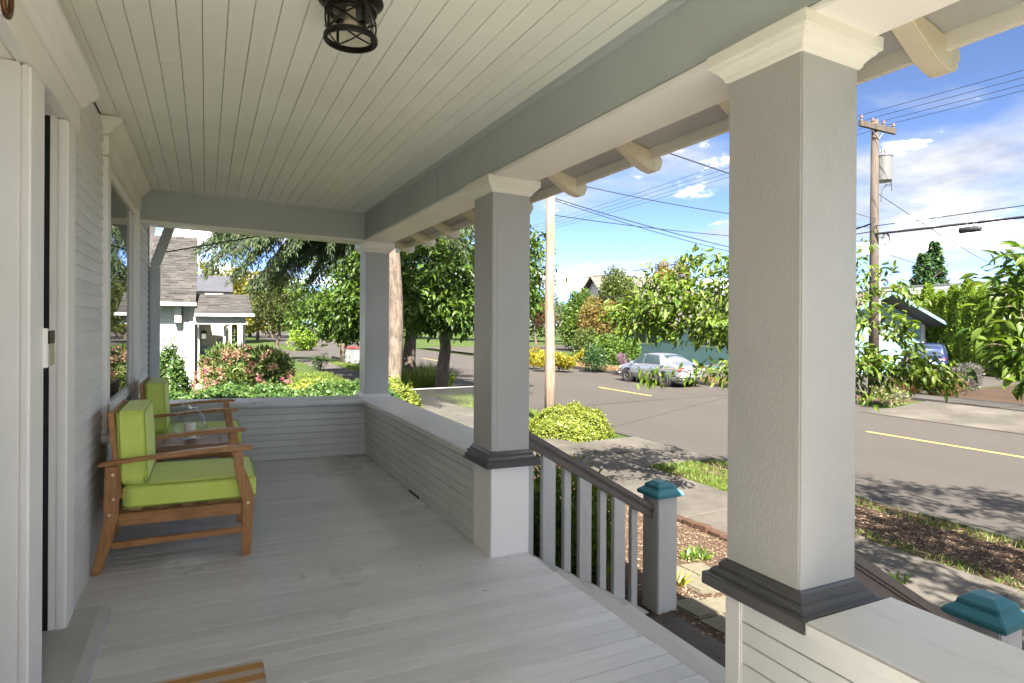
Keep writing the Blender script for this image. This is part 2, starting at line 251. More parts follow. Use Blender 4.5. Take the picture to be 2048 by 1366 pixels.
# ---------------------------------------------------------------- mesh helpers
def tag(o, label=None, cat=None, group=None, kind=None):
    for k_, v_ in (('label', label), ('category', cat), ('group', group), ('kind', kind)):
        if v_: o[k_] = v_
    return o
def thing(name, label, cat, loc=(0, 0, 0), rz=0, group=None):
    o = bpy.data.objects.new(name, None); o.empty_display_size = .1; col.objects.link(o); o.location = loc; o.rotation_euler = (0, 0, rz)
    return tag(o, label, cat, group)
def link(name, me, parent=None, loc=(0, 0, 0), rot=(0, 0, 0), scale=(1, 1, 1)):
    o = bpy.data.objects.new(name, me); col.objects.link(o); o.parent = parent; o.location = loc; o.rotation_euler = rot; o.scale = scale; return o
def copy_tree(o, parent=None):
    c = o.copy(); col.objects.link(c); c.parent = parent
    for ch in list(o.children): copy_tree(ch, c)
    return c
class MB:
    def __init__(s): s.v = []; s.f = []
    def box(s, x0, y0, z0, x1, y1, z1):
        n = len(s.v); s.v += [(x, y, z) for z in (z0, z1) for y in (y0, y1) for x in (x0, x1)]
        s.f += [tuple(n + i for i in q) for q in ((0, 2, 3, 1), (4, 5, 7, 6), (0, 1, 5, 4), (2, 6, 7, 3), (0, 4, 6, 2), (1, 3, 7, 5))]; return s
    def prism(s, prof, a0, a1, axis='y'):
        """profile of 2D points swept straight: axis y -> (x,z), axis x -> (y,z), axis z -> (x,y)"""
        n = len(s.v); k_ = len(prof)
        for a in (a0, a1):
            for p, q in prof: s.v.append({'y': (p, a, q), 'x': (a, p, q), 'z': (p, q, a)}[axis])
        for i in range(k_): j = (i + 1) % k_; s.f.append((n + i, n + j, n + k_ + j, n + k_ + i))
        s.f.append(tuple(range(n + k_ - 1, n - 1, -1))); s.f.append(tuple(range(n + k_, n + 2 * k_))); return s
    def tube(s, pts, rad, n=8, cap=True):
        pts = [Vector(p) for p in pts]; b0 = len(s.v); ref = None
        if not hasattr(rad, '__len__'): rad = [rad] * len(pts)
        for i, p in enumerate(pts):
            d = (pts[min(i + 1, len(pts) - 1)] - pts[max(i - 1, 0)])
            if d.length < 1e-9: d = Vector((0, 0, 1))
            d.normalize()
            if ref is None: ref = Vector((1, 0, 0)) if abs(d.x) < .8 else Vector((0, 1, 0))
            u = (ref - d * ref.dot(d)).normalized(); v_ = d.cross(u); ref = u
            for j in range(n):
                a = 2 * math.pi * j / n; s.v.append(tuple(p + (u * math.cos(a) + v_ * math.sin(a)) * rad[i]))
        for i in range(len(pts) - 1):
            for j in range(n):
                a = b0 + i * n + j; b_ = b0 + i * n + (j + 1) % n; s.f.append((a, b_, b_ + n, a + n))
        if cap: s.f.append(tuple(b0 + j for j in reversed(range(n)))); e = b0 + (len(pts) - 1) * n; s.f.append(tuple(e + j for j in range(n)))
        return s
    def lathe(s, prof, n=24, c=(0, 0), closed=False):
        b0 = len(s.v)
        for r, z in prof:
            for j in range(n): a = 2 * math.pi * j / n; s.v.append((c[0] + r * math.cos(a), c[1] + r * math.sin(a), z))
        L = len(prof)
        for i in range(L if closed else L - 1):
            for j in range(n):
                i2 = (i + 1) % L; s.f.append((b0 + i * n + j, b0 + i * n + (j + 1) % n, b0 + i2 * n + (j + 1) % n, b0 + i2 * n + j))
        return s
    def frus(s, cx, cy, levels):
        """stack of square rings: (half_x, half_y, z)"""
        b0 = len(s.v)
        for hx, hy, z in levels: s.v += [(cx - hx, cy - hy, z), (cx + hx, cy - hy, z), (cx + hx, cy + hy, z), (cx - hx, cy + hy, z)]
        for i in range(len(levels) - 1):
            for j in range(4): a = b0 + i * 4 + j; b_ = b0 + i * 4 + (j + 1) % 4; s.f.append((a, b_, b_ + 4, a + 4))
        s.f.append((b0 + 3, b0 + 2, b0 + 1, b0)); e = b0 + 4 * (len(levels) - 1); s.f.append((e, e + 1, e + 2, e + 3)); return s
    def quad(s, *p): n = len(s.v); s.v += [tuple(q) for q in p]; s.f.append(tuple(range(n, n + len(p)))); return s
    def mesh(s, name, mat, smooth=False, bev=0, shear=False, seg=2, recalc=True, sub=0):
        me = bpy.data.meshes.new(name)
        v = [(x, y, z - K * x) for x, y, z in s.v] if shear else s.v
        me.from_pydata(v, [], s.f)
        if bev or recalc:
            bm = bmesh.new(); bm.from_mesh(me)
            if recalc: bmesh.ops.recalc_face_normals(bm, faces=bm.faces)
            if bev:
                ed = [e for e in bm.edges if len(e.link_faces) == 2 and e.calc_face_angle(0) > .5]
                bmesh.ops.bevel(bm, geom=ed, offset=bev, segments=seg, affect='EDGES', clamp_overlap=True)
            bm.to_mesh(me); bm.free()
        me.materials.append(M[mat])
        if smooth:
            me.polygons.foreach_set('use_smooth', [True] * len(me.polygons))
            if smooth != 'all': me.set_sharp_from_angle(angle=R(40))
        return me
    def build(s, name, mat, parent=None, smooth=False, bev=0, shear=False, **kw):
        o = link(name, s.mesh(name, mat, smooth, bev, shear, kw.pop('seg', 2), kw.pop('recalc', True)), parent)
        return o

# leaf cards: arrays of small bent faces merged into one mesh
RH = (np.array([(0, 0, 0), (-.5, .45, .06), (0, .5, 0), (.5, .45, .06), (0, 1, -.10)]), [(0, 2, 1), (0, 3, 2), (1, 2, 4), (2, 3, 4)])
LF = (np.array([(0, 0, 0), (-.36, .2, .07), (0, .2, 0), (.36, .2, .07), (-.5, .5, .09), (0, .5, -.01), (.5, .5, .09), (-.34, .78, .02), (0, .8, -.07), (.34, .78, .02), (0, 1.08, -.2)]),
      [(0, 2, 1), (0, 3, 2), (1, 2, 5, 4), (2, 3, 6, 5), (4, 5, 8, 7), (5, 6, 9, 8), (7, 8, 10), (8, 9, 10)])
QD = (np.array([(-.5, 0, 0), (.5, 0, 0), (.5, 1, 0), (-.5, 1, 0)]), [(0, 1, 2, 3)])
BL = (np.array([(-.5, 0, 0), (.5, 0, 0), (-.4, .55, .03), (.4, .55, .03), (0, 1, -.12)]), [(0, 1, 3, 2), (2, 3, 4)])
TRI = (np.array([(-.5, 0, 0), (.5, 0, 0), (0, 1, 0)]), [(0, 1, 2)])
def norm(a): return a / np.maximum(np.linalg.norm(a, axis=1, keepdims=True), 1e-9)
def rdir(n): return norm(rng.normal(size=(n, 3)))
def leaf_mesh(name, mat, P, D, L, Wd, tmpl=RH, up=None, rnd=None, upj=.5):
    n = len(P); P = np.asarray(P, float); D = norm(np.asarray(D, float)); L = np.broadcast_to(L, n)[:, None, None]; Wd = np.broadcast_to(Wd, n)[:, None, None]
    U = np.tile((0, 0, 1.), (n, 1)) if up is None else np.asarray(up, float)
    U = norm(U + rng.normal(size=(n, 3)) * upj); X = norm(np.cross(D, U)); Z = np.cross(X, D)
    tv, tf = tmpl; k_ = len(tv)
    V = P[:, None, :] + tv[None, :, 0, None] * Wd * X[:, None, :] + tv[None, :, 1, None] * L * D[:, None, :] + tv[None, :, 2, None] * L * Z[:, None, :]
    V = V.reshape(-1, 3); loops = []; starts = []; tot = []; c = 0
    fl = np.concatenate([np.array(f) for f in tf]); lens = np.array([len(f) for f in tf])
    li = (fl[None, :] + (np.arange(n) * k_)[:, None]).reshape(-1); lt = np.tile(lens, n); ls = np.concatenate([[0], np.cumsum(lt)[:-1]])
    me = bpy.data.meshes.new(name); me.vertices.add(len(V)); me.vertices.foreach_set('co', V.astype(np.float32).reshape(-1))
    me.loops.add(len(li)); me.loops.foreach_set('vertex_index', li.astype(np.int32)); me.polygons.add(len(lt)); me.polygons.foreach_set('loop_start', ls.astype(np.int32)); me.polygons.foreach_set('loop_total', lt.astype(np.int32))
    a = me.attributes.new('rnd', 'FLOAT', 'POINT'); r = rng.random(n) if rnd is None else rnd; a.data.foreach_set('value', np.repeat(r, k_).astype(np.float32))
    me.update(calc_edges=True); me.materials.append(M[mat]); return me
def one_leaf(name, mat, L, Wd, tmpl=LF):
    me = leaf_mesh(name, mat, [(0, 0, 0)], [(0, 1, 0)], L, Wd, tmpl, rnd=np.array([0.]), upj=0); me.polygons.foreach_set('use_smooth', [True] * len(me.polygons)); return me
def ell(n, c, r, shell=.35):
    d = rdir(n); q = (shell + (1 - shell) * rng.random(n)) ** .6
    return np.array(c) + d * q[:, None] * np.array(r), d

# ================================================================ SETTING
def sheet(name, mat, xs, ys, zf, kind='structure', dz=0):
    v = [(x, y, zf(x, y) + dz) for y in ys for x in xs]; n = len(xs)
    f = [(j * n + i, j * n + i + 1, (j + 1) * n + i + 1, (j + 1) * n + i) for j in range(len(ys) - 1) for i in range(n - 1)]
    me = bpy.data.meshes.new(name); me.from_pydata(v, [], f); me.materials.append(M[mat]); o = link(name, me); o['kind'] = kind; return o
def fr(a, b, s): return [a + (b - a) * i / max(1, round((b - a) / s)) for i in range(max(1, round((b - a) / s)) + 1)]
gx = [-700, -200, -60, -20, -8, 0, 2, 3.1, 3.6, 4.2, 4.7, 5.25, 5.5, 7, 8.78, 8.80, 20.64, 20.66, 22, 24, 27, 30, 60, 200, 900]
gy = [-300, -60, -20, -5, 0, 5, 8, 9, 10, 11, 12.25, 12.35, 13, 16, 20, 30, 40, 42, 44, 46, 48, 50, 60, 90, 150, 400, 1200]
sheet('ground', 'lawn', gx, gy, gz)
road = sheet('road', 'asphalt', [8.84, 12, 15.6, 18, 20.62], fr(-60, 300, 12), lambda x, y: -1.40)
sheet('cross_street', 'asphalt', [-150, -40, 0, 8.86], [52, 56, 60, 65], lambda x, y: -1.396)
sheet('cross_street', 'asphalt', [20.6, 40, 80, 200], [48, 52, 57, 62], lambda x, y: -1.15)
for y0 in 6.3 + 12.2 * np.arange(-2, 14):
    if 50 < y0 < 64: continue
    sheet('lane_marking', 'yellow_line', [15.55, 15.66], [y0, y0 + 3.6], lambda x, y: -1.396)
# yard soil and planting strips
sheet('mulch_bed', 'mulch', [1.7, 2.4, 3.1, 3.6, 4.2, 4.7, 5.26], [-6, 0, 2, 4, 6, 8, 9, 10, 11, 11.3], gz, dz=.004)
sheet('planting_strip', 'mulch_dark', [7.02, 7.6, 8.2, 8.79], [-14, -6, 0, 4, 8.4], gz, dz=.004)
sheet('planting_strip', 'mulch', [20.67, 21.5, 22.6], [12.4, 14, 17.5, 24, 33, 42], gz, dz=.005)
sheet('bark_bed', 'mulch_dark', [24.4, 27, 30, 33, 37], [7.7, 9, 12.2, 12.4, 13.4], gz, dz=.012)
# sidewalks: slabs with open joints
def slabs(name, mat, x0, x1, ys, z0, zt, parent_label=None):
    root = bpy.data.objects.new(name, None); col.objects.link(root); root['kind'] = 'structure'; root.location = (0, 0, z0)
    for ya, yb in zip(ys, ys[1:]):
        L = yb - ya; me = MB().box(x0, -L / 2 + .006, -.10, x1, L / 2 - .006, zt).mesh('slab', mat, bev=.006, seg=1)
        o = link('slab', me, root, (0, (ya + yb) / 2, random.uniform(-.006, .006))); o.rotation_euler = (random.uniform(-.002, .002), random.uniform(-.003, .003), 0)
    return root
slabs('sidewalk', 'concrete', 5.46, 7.0, list(np.arange(-6.2, 44, 1.52)), -1.145, .03)
slabs('sidewalk', 'concrete_old', 22.65, 24.2, list(np.arange(-6, 46, 1.6)), -1.25, .03)
slabs('kerb', 'concrete_old', 8.70, 8.86, list(np.arange(-12, 50, 2.4)), -1.31, .135)
slabs('kerb', 'concrete_old', 20.60, 20.75, list(np.arange(13.4, 47, 2.4)), -1.36, .12)
# concrete strip that crosses the planting strip beside the ivy mound
slabs('concrete_pad', 'concrete', 7.02, 8.68, [8.45, 9.6, 10.85], -1.19, .05)
# driveway over the road
dz_ = lambda x, y: -1.392 + .035 * sm(18.2, 20.6, x) + .12 * sm(20.6, 22.6, x) + .085 * sm(23, 30, x)
sheet('driveway', 'concrete_old', [18.35, 19.2, 20.6, 21.4, 22.6, 24.3], [-6, 2, 7.6], dz_)
sheet('driveway', 'concrete', [18.9, 19.6, 20.6, 21.4, 22.6, 24.3], [7.62, 9, 12.2], dz_)
sheet('driveway', 'concrete_old', [24.32, 28, 34, 40], [-6, 2, 7.6], dz_)
sheet('driveway', 'asphalt', [24.3, 28, 34, 42], [13.6, 16, 19, 22], lambda x, y: gz(x, y) + .01)

# brick edging of the yard
root = thing('brick_edging', 'low reddish brick edging between the bark yard and the sidewalk', 'edging', (5.35, 3, gz(5.35)))
for i, y in enumerate(np.arange(-3, 10.6, .215)):
    me = None
    o = link('brick', bpy.data.meshes.get('edge_brick') or MB().box(-.055, -.1, -.1, .055, .1, .085).mesh('edge_brick', 'brick_edge', bev=.012, seg=1), root, (random.uniform(-.012, .012), y - 3, random.uniform(-.02, .012)))
    o.rotation_euler = (random.uniform(-.06, .06), random.uniform(-.08, .08), random.uniform(-.07, .07))
# stepping stones
def stones(pts, label):
    c = np.mean(pts, axis=0); rt = thing('stepping_stones', label, 'stepping stones', (c[0], c[1], gz(c[0])))
    for (x, y) in pts:
        me = bpy.data.meshes.get('stone_slab') or MB().box(-.145, -.145, -.05, .145, .145, .03).mesh('stone_slab', 'paver', bev=.014, seg=2)
        o = link('stone', me, rt, (x - c[0], y - c[1], gz(x) - gz(c[0]) + random.uniform(-.006, .006))); o.rotation_euler = (0, R(6), random.uniform(-.05, .05) + R(4))
s0 = atz(1400, 1160, -.84)[:2]; s1 = atz(1452, 1245, -.80)[:2]
stones([(s0[0] + dx, s0[1] + dy) for dx in (-.15, .155) for dy in (-.15, .155)], 'four square tan stones laid together in the bark, the set nearer the sidewalk')
stones([(s1[0] + dx, s1[1] + dy) for dx in (-.15, .155) for dy in (-.15, .155)], 'square tan stones in the bark, the set nearer the porch steps')
sheet('landing', 'concrete', [2.66, 3.0, 3.45], [1.2, 2.3, 3.38], lambda x, y: gz(x), dz=.012)

# ================================================================ OUR HOUSE WITH THE PORCH
H = thing('house', 'grey clapboard house with the deep covered porch we stand on', 'house', (0, 0, 0))
WX = -.56; YE = -1.1      # house wall plane; the open end of the porch behind the camera
def P(name, mat, *boxes, parent=None, bev=.004, shear=True, smooth=False):
    m = MB()
    for b_ in boxes: m.box(*b_)
    return m.build(name, mat, parent or H, smooth, bev, shear)
wall = P('wall', 'siding', (-.80, YE, -.9, -.59, 1.4, 2.75), (-.80, 3.40, -.9, -.59, 4.5, 2.75), (-.80, 6.34, -.9, -.59, 7.62, 2.75), (-.80, 1.4, 2.30, -.59, 3.40, 2.75), (-.80, 4.5, 2.46, -.59, 6.34, 2.75), (-.80, 4.5, -.9, -.59, 6.34, .74), bev=0)
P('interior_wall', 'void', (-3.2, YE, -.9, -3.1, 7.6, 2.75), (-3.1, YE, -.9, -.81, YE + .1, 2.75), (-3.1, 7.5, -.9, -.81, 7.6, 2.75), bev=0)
P('foundation', 'stair_grey', (-3, YE, -1.2, -.62, 7.55, -.86), bev=0)
# clapboards, one board each
def clap(y0, y1, z0, z1, ex=.0672, x=WX, parent=wall, mat='siding'):
    L = y1 - y0; z = z0; key = 'clap_%.3f_%.3f' % (L, ex)
    me = bpy.data.meshes.get(key) or MB().prism([(-.03, 0), (.0, 0), (.001, .006), (-.010, ex + .004), (-.03, ex + .004)], -L / 2, L / 2).mesh(key, mat, bev=.0)
    while z < z1 - .02:
        link('siding_board', me, parent, (x, (y0 + y1) / 2, z - K * x), (0, 0, 0), (1, 1, 1)); z += ex
clap(3.402, 4.372, -.012, 2.615); clap(6.425, 7.60, -.75, 2.615); clap(4.376, 6.42, -.012, .62)
clap(YE, 1.3, -.012, .9)
# door surround
df = P('door_frame', 'white_trim', (-.90, 2.5915, -.02, -.5721, 2.80, 2.275), parent=H, bev=.0015)
P('casing', 'white_trim', (-.572, 2.59, -.02, -.54, 2.79, 2.272), parent=df, bev=.007)
P('casing', 'white_trim', (-.582, 3.22, -.02, -.54, 3.39, 2.272), parent=df, bev=.006)
P('jamb', 'white_trim', (-.606, 3.2235, -.02, -.5822, 3.275, 2.28), parent=df, bev=.0015)
P('dark_gap_panel', 'void', (-.80, 3.226, -.02, -.6065, 3.27, 2.28), parent=df, bev=0)  # near-black panel standing in for the shade deep inside the door gap
hd = P('door_header', 'white_trim', (-.585, .2, 2.275, -.53, 3.42, 2.39), bev=.005)
MB().prism([(-.58, 2.392), (-.525, 2.392), (-.520, 2.405), (-.505, 2.412), (-.497, 2.43), (-.478, 2.438), (-.468, 2.455), (-.455, 2.46), (-.455, 2.485), (-.58, 2.485)], .2, 3.455).build('crown_moulding', 'white_trim', hd, False, .002, True)
P('head_jamb', 'white_trim', (-.90, .2, 2.278, -.588, 3.23, 2.30), parent=hd, bev=.003)
sp = P('strike_plate', 'white_trim', (-.569, 2.775, 1.215, -.526, 2.802, 1.362), parent=df, bev=.003)
P('latch_keeper', 'brushed', (-.5258, 2.778, 1.222, -.5215, 2.865, 1.302), parent=df, bev=.001)
P('latch_keeper', 'black_iron', (-.5258, 2.778, 1.304, -.5205, 2.865, 1.354), parent=df, bev=.001)
th = MB().prism([(-.75, -.01), (-.395, -.01), (-.40, .028), (-.44, .045), (-.75, .05)], .9, 3.42).build('threshold', 'stair_grey', H, False, .004, True)
# house number on the header: the foot of a bronze 0
n0 = MB(); cN = (-.524, 2.235, 2.338); pr = []
for i in range(40): a = 2 * math.pi * i / 40; pr.append((cN[0], cN[1] + .042 * math.cos(a), cN[2] + .058 * math.sin(a)))
n0.tube(pr + pr[:2], .008, 8, False); n0.build('house_number', 'bronze', hd, 'all', 0, True)
# window
wf = P('window', 'white_trim', (-.60, 4.40, .70, -.54, 4.535, 2.40), bev=.005); P('casing', 'white_trim', (-.60, 6.27, .70, -.54, 6.405, 2.40), parent=wf, bev=.005)
P('sash', 'white_trim', (-.60, 4.5352, .78, -.562, 4.60, 2.40), (-.60, 6.205, .78, -.562, 6.2698, 2.40), (-.60, 4.6002, .78, -.562, 6.2048, .85), (-.60, 4.6002, 2.33, -.562, 6.2048, 2.40), parent=wf, bev=.004)
P('mullion', 'white_trim', (-.598, 6.0, .85, -.57, 6.035, 2.33), parent=wf, bev=.003)
P('pane', 'window_glass', (-.590, 4.60, .85, -.584, 6.205, 2.33), parent=wf, bev=0)
P('head_casing', 'cream_trim', (-.60, 4.36, 2.402, -.532, 6.43, 2.52), parent=wf, bev=.005)
MB().prism([(-.60, 2.522), (-.53, 2.522), (-.527, 2.535), (-.515, 2.54), (-.505, 2.565), (-.488, 2.578), (-.470, 2.60), (-.462, 2.604), (-.462, 2.636), (-.60, 2.636)], 4.34, 6.45).build('crown_moulding', 'cream_trim', wf, False, .002, True)
P('sill', 'white_trim', (-.60, 4.34, .655, -.50, 6.46, .698), parent=wf, bev=.006)
# ceiling
ce = P('ceiling', 'void', (-.60, YE, 2.667, 1.56, 6.62, 2.70), bev=0)
bw = .0925; nb = 23
for i in range(nb):
    x = -.575 + bw * (i + .5)
    cuts = [YE] + ([random.uniform(1.5, 5.5)] if i % 3 == 1 else []) + [6.6]
    for a, c in zip(cuts, cuts[1:]):
        me = MB().box(-bw / 2 + .0013, -(c - a) / 2 + .0006, 0, bw / 2 - .0013, (c - a) / 2 - .0006, .02).mesh('ceiling_board', 'ceil_paint', bev=.0018, shear=True, seg=1)
        link('ceiling_board', me, ce, (x, (a + c) / 2, 2.644 - K * x + random.uniform(-.0008, .0008)))
# beams
bm_ = P('beam', 'beam_paint', (1.552, YE, 2.359, 1.835, 6.88, 2.66), bev=.004)
P('beam_soffit', 'white_trim', (1.546, YE, 2.336, 1.840, 6.885, 2.358), parent=bm_, bev=.004)
MB().prism([(1.5518, 2.614), (1.543, 2.618), (1.531, 2.628), (1.527, 2.6435), (1.5518, 2.6435)], YE, 6.60).build('bead_moulding', 'beam_paint', bm_, True, 0, True)
P('butt_joint', 'void', (1.5512, 4.30, 2.360, 1.5519, 4.302, 2.60), parent=bm_, bev=0)
be = P('end_beam', 'beam_paint', (-.585, 6.602, 2.352, 1.551, 6.86, 2.66), bev=.004)
P('beam_soffit', 'white_trim', (-.585, 6.590, 2.328, 1.545, 6.875, 2.351), parent=be, bev=.004)
MB().prism([(6.6018, 2.620), (6.590, 2.624), (6.584, 2.6435), (6.6018, 2.6435)], -.58, 1.53, 'x').build('bead_moulding', 'beam_paint', be, True, 0, True)
# floor boards
fl = P('porch_floor', 'void', (-.60, YE, -.10, 1.80, 6.62, -.026), bev=0)
fw = .0868; y = YE + .05; fm = {}
while y < 6.60:
    me = fm.get(0) or MB().box(-1.19, -fw / 2 + .0011, -.024, 1.19, fw / 2 - .0011, 0).mesh('floor_board', 'floor_paint', bev=.0014, shear=True, seg=1); fm[0] = me
    o = link('floor_board', me, fl, (.628 + random.uniform(-.004, .004), y, -K * .628 + random.uniform(-.0006, .0006))); y += fw
P('floor_rim', 'stair_grey', (1.70, 1.47, -.20, 1.797, 3.33, -.027), bev=.003)
# knee walls
def knee(name, core, cap, boards, corner=None):
    k_ = P(name, 'knee_paint', core, bev=0); c = P('cap', 'cap_white', cap, parent=k_, bev=.008); return k_
kr = knee('knee_wall', (1.572, 3.62, -.8, 1.815, 6.62, .565), (1.505, 3.622, .566, 1.905, 6.53, .612), 0)
ke = knee('knee_wall', (-.585, 6.615, -.8, 1.571, 6.85, .565), (-.585, 6.53, .566, 1.905, 6.93, .6125), 0)
kn = knee('knee_wall', (1.572, YE, -.8, 1.815, 1.40, .557), (1.503, YE, .558, 1.905, 1.131, .603), 0)
EXK = .0672
def kboards(k_, along, a0, a1, fixed):
    L = a1 - a0; key = 'kb_%s_%.2f' % (along, L)
    prof = [(0, 0), (-.011, .001), (-.011, EXK - .006), (-.006, EXK - .0045), (0, EXK - .0045)]
    me = bpy.data.meshes.get(key) or (MB().prism(prof, -L / 2, L / 2, 'y') if along == 'y' else MB().prism(prof, -L / 2, L / 2, 'x')).mesh(key, 'knee_paint', shear=(along == 'x'))
    for i in range(8):
        z = .004 + i * EXK
        if along == 'y': link('siding_board', me, k_, (fixed, (a0 + a1) / 2, z - K * fixed))
        else: link('siding_board', me, k_, ((a0 + a1) / 2, fixed, z - K * (a0 + a1) / 2))
kboards(kr, 'y', 3.60, 6.60, 1.572); kboards(ke, 'x', -.56, 1.56, 6.615); kboards(kn, 'y', YE, 1.40, 1.572)
P('corner_bead', 'knee_paint', (1.545, 6.588, 0, 1.561, 6.604, .565), parent=ke, bev=.005)
P('bed_moulding', 'knee_paint', (1.552, 3.62, .545, 1.5605, 6.59, .5658), parent=kr, bev=.003); P('bed_moulding', 'knee_paint', (-.58, 6.595, .545, 1.55, 6.6035, .5658), parent=ke, bev=.003)
P('end_board', 'cap_white', (1.552, 1.40, -.25, 1.822, 1.466, .5575), parent=kn, bev=.005)
P('outer_face', 'siding', (1.8152, YE, -.8, 1.83, 1.40, .54), parent=kn, bev=0); P('outer_face', 'siding', (1.8152, 3.63, -.8, 1.83, 6.6, .54), parent=kr, bev=0)
P('drain_notch', 'void', (1.5525, 4.72, .0005, 1.5605, 4.98, .014), parent=kr, bev=0)
P('end_beam', 'beam_paint', (-.585, YE - .15, 2.312, 1.835, YE - .001, 2.64), bev=.004)
# columns
def column(y0, kind, lab):
    y1 = y0 + .28; cx = 1.693; cy = (y0 + y1) / 2; hx = .131; hy = .14; zb = .557 if kind != 'far' else .61; zc_ = 2.222 if kind == 'far' else 2.248
    c = MB().box(cx - hx, y0, zb, cx + hx, y1, 2.34).build('column', 'shaft_paint', H, False, .005, True); tag(c, lab)
    if kind != 'near': P('face_board', 'shaft_paint', (cx - hx + .034, y0 - .0025, zb + .02, cx + hx - .001, y0 + .0003, 2.23), parent=c, bev=.001)
    MB().frus(cx, cy, [(hx + .003, hy + .003, zc_), (hx + .010, hy + .010, zc_ + .005), (hx + .013, hy + .013, zc_ + .018), (hx + .016, hy + .016, zc_ + .020), (hx + .027, hy + .027, zc_ + .034), (hx + .037, hy + .037, zc_ + .040), (hx + .040, hy + .040, zc_ + .050), (hx + .050, hy + .050, zc_ + .053), (hx + .051, hy + .051, 2.342)]).build('capital', 'cream_trim', c, False, .0025, True)
    if kind == 'far':
        MB().frus(cx, cy, [(hx + .03, hy + .03, .6126), (hx + .03, hy + .03, .632), (hx + .012, hy + .012, .655), (hx + .004, hy + .004, .66)]).build('base_moulding', 'cap_white', c, False, .003, True)
    else:
        MB().frus(cx, cy, [(hx + .055, hy + .058, .558), (hx + .055, hy + .058, .598), (hx + .037, hy + .040, .601), (hx + .037, hy + .040, .611), (hx + .025, hy + .028, .620), (hx + .017, hy + .020, .622), (hx + .017, hy + .020, .636), (hx + .007, hy + .008, .646), (hx + .004, hy + .004, .654)]).build('base_moulding', 'dark_mould', c, False, .003, True)
    if kind == 'mid': P('pedestal', 'white_trim', (cx - hx + .001, y0 + .001, -.02, cx + hx + .004, y1, .5575), parent=c, bev=.005)
    return c
column(1.19, 'near', 'nearest thick square column beside the steps'); column(3.336, 'mid', 'middle square column with white pedestal and dark moulding'); column(6.62, 'far', 'far corner column standing on the low wall')
# steps
stp = P('stairs', 'stair_grey', (1.80, 1.50, -.9, 2.09, 3.36, -.2065 + .02), bev=.006)
for i, zt in enumerate((-.21, -.375, -.54)):
    x0 = 1.80 + .278 * i
    P('tread', 'stair_grey', (x0 + .001, 1.475, zt - .035 + K * 2, x0 + .300, 3.37, zt + K * 2), parent=stp, bev=.010)
    P('riser', 'cap_white', (x0 + .262, 1.49, zt - .20 + K * 2, x0 + .277, 3.36, zt - .036 + K * 2), parent=stp, bev=.002)
SL = -.594
def rail(yc, lab):
    """handrail, balusters and their sloping shoe, running down from the porch edge"""
    zr = lambda x: .650 + SL * (x - 1.885)
    zs = lambda x: -.135 + SL * (x - 1.937)
    m = MB(); 
    r = MB().prism([(1.822, zr(1.822)), (2.955, zr(2.955)), (2.955, zr(2.955) + .052), (1.822, zr(1.822) + .052)], yc - .045, yc + .045).build('handrail', 'rail_brown', H, False, .012)
    tag(r, lab)
    MB().prism([(1.822, zr(1.822) - .055), (2.955, zr(2.955) - .055), (2.955, zr(2.955) - .001), (1.822, zr(1.822) - .001)], yc - .026, yc + .026).build('rail_under', 'rail_brown', r, False, .004)
    MB().prism([(1.835, zs(1.835) - .12), (2.945, zs(2.945) - .12), (2.945, zs(2.945)), (1.835, zs(1.835))], yc - .04, yc + .04).build('stringer', 'stair_grey', r, False, .004)
    for i, (x, wd, dy) in enumerate(((1.925, .028, .022), (2.058, .05, -.005), (2.222, .028, .022), (2.352, .05, -.005), (2.52, .028, .022), (2.645, .05, -.005), (2.80, .028, .022))):
        b_ = MB(); xa, xb = x - wd, x + wd
        b_.prism([(xa, zs(xa) + .001), (xb, zs(xb) + .001), (xb, zr(xb) - .056), (xa, zr(xa) - .056)], yc + dy - .022, yc + dy + .018).build('baluster', 'stair_grey', r, False, .003)
    n = MB().box(2.945, yc - .09, -.95, 3.125, yc + .09, .128).build('newel_post', 'stair_grey', r, False, .006)
    MB().frus(3.035, yc, [(.098, .098, .1285), (.122, .122, .134), (.122, .122, .158), (.086, .086, .186), (.082, .082, .188), (.082, .082, .206), (.045, .045, .232)]).build('post_cap', 'teal', r, False, .004)
rail(3.50, 'sloping handrail with balusters and teal capped post at the middle column'); rail(1.385, 'sloping handrail and teal capped post beside the nearest column')
# eave: roof deck, rafter tails, fascia
zr_ = lambda x: 2.62 - .233 * (x - 1.83)
rf = MB().prism([(2.46, zr_(2.46) + .02), (-3.0, zr_(-3) + .02), (-9, zr_(-3) - 1.6), (-9, zr_(-3) - 1.5), (-3.0, zr_(-3) + .14), (2.46, zr_(2.46) + .07)], YE - .3, 8.2).build('roof', 'shingle', H, False, 0, True)
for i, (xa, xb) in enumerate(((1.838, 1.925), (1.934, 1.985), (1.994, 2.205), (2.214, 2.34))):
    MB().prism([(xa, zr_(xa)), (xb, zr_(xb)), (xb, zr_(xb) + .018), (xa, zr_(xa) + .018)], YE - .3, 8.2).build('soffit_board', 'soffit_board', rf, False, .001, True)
P('fascia', 'cream_trim', (2.345, YE - .3, 2.440, 2.372, 8.2, 2.512), parent=rf, bev=.004)
P('frieze_board', 'cream_trim', (1.8402, YE - .3, 2.42, 1.856, 8.2, 2.598), parent=rf, bev=.003)
bot = [(1.857, 2.452), (1.89, 2.482), (1.94, 2.508), (2.01, 2.522), (2.08, 2.516), (2.15, 2.490), (2.21, 2.450), (2.27, 2.411), (2.33, 2.386), (2.385, 2.374), (2.428, 2.388), (2.432, 2.415), (2.446, 2.425), (2.440, 2.462), (2.425, 2.472)]
tm = MB().prism(bot + [(2.40, zr_(2.40) - .001)] + [(1.857, zr_(1.857) - .001)], -.038, .038).mesh('rafter_tail', 'tail_paint', bev=.006, shear=True)
for y in np.arange(-.35, 8.2, .8): o = link('rafter_tail', tm, rf, (0, y + random.uniform(-.01, .01), random.uniform(-.004, .004)))
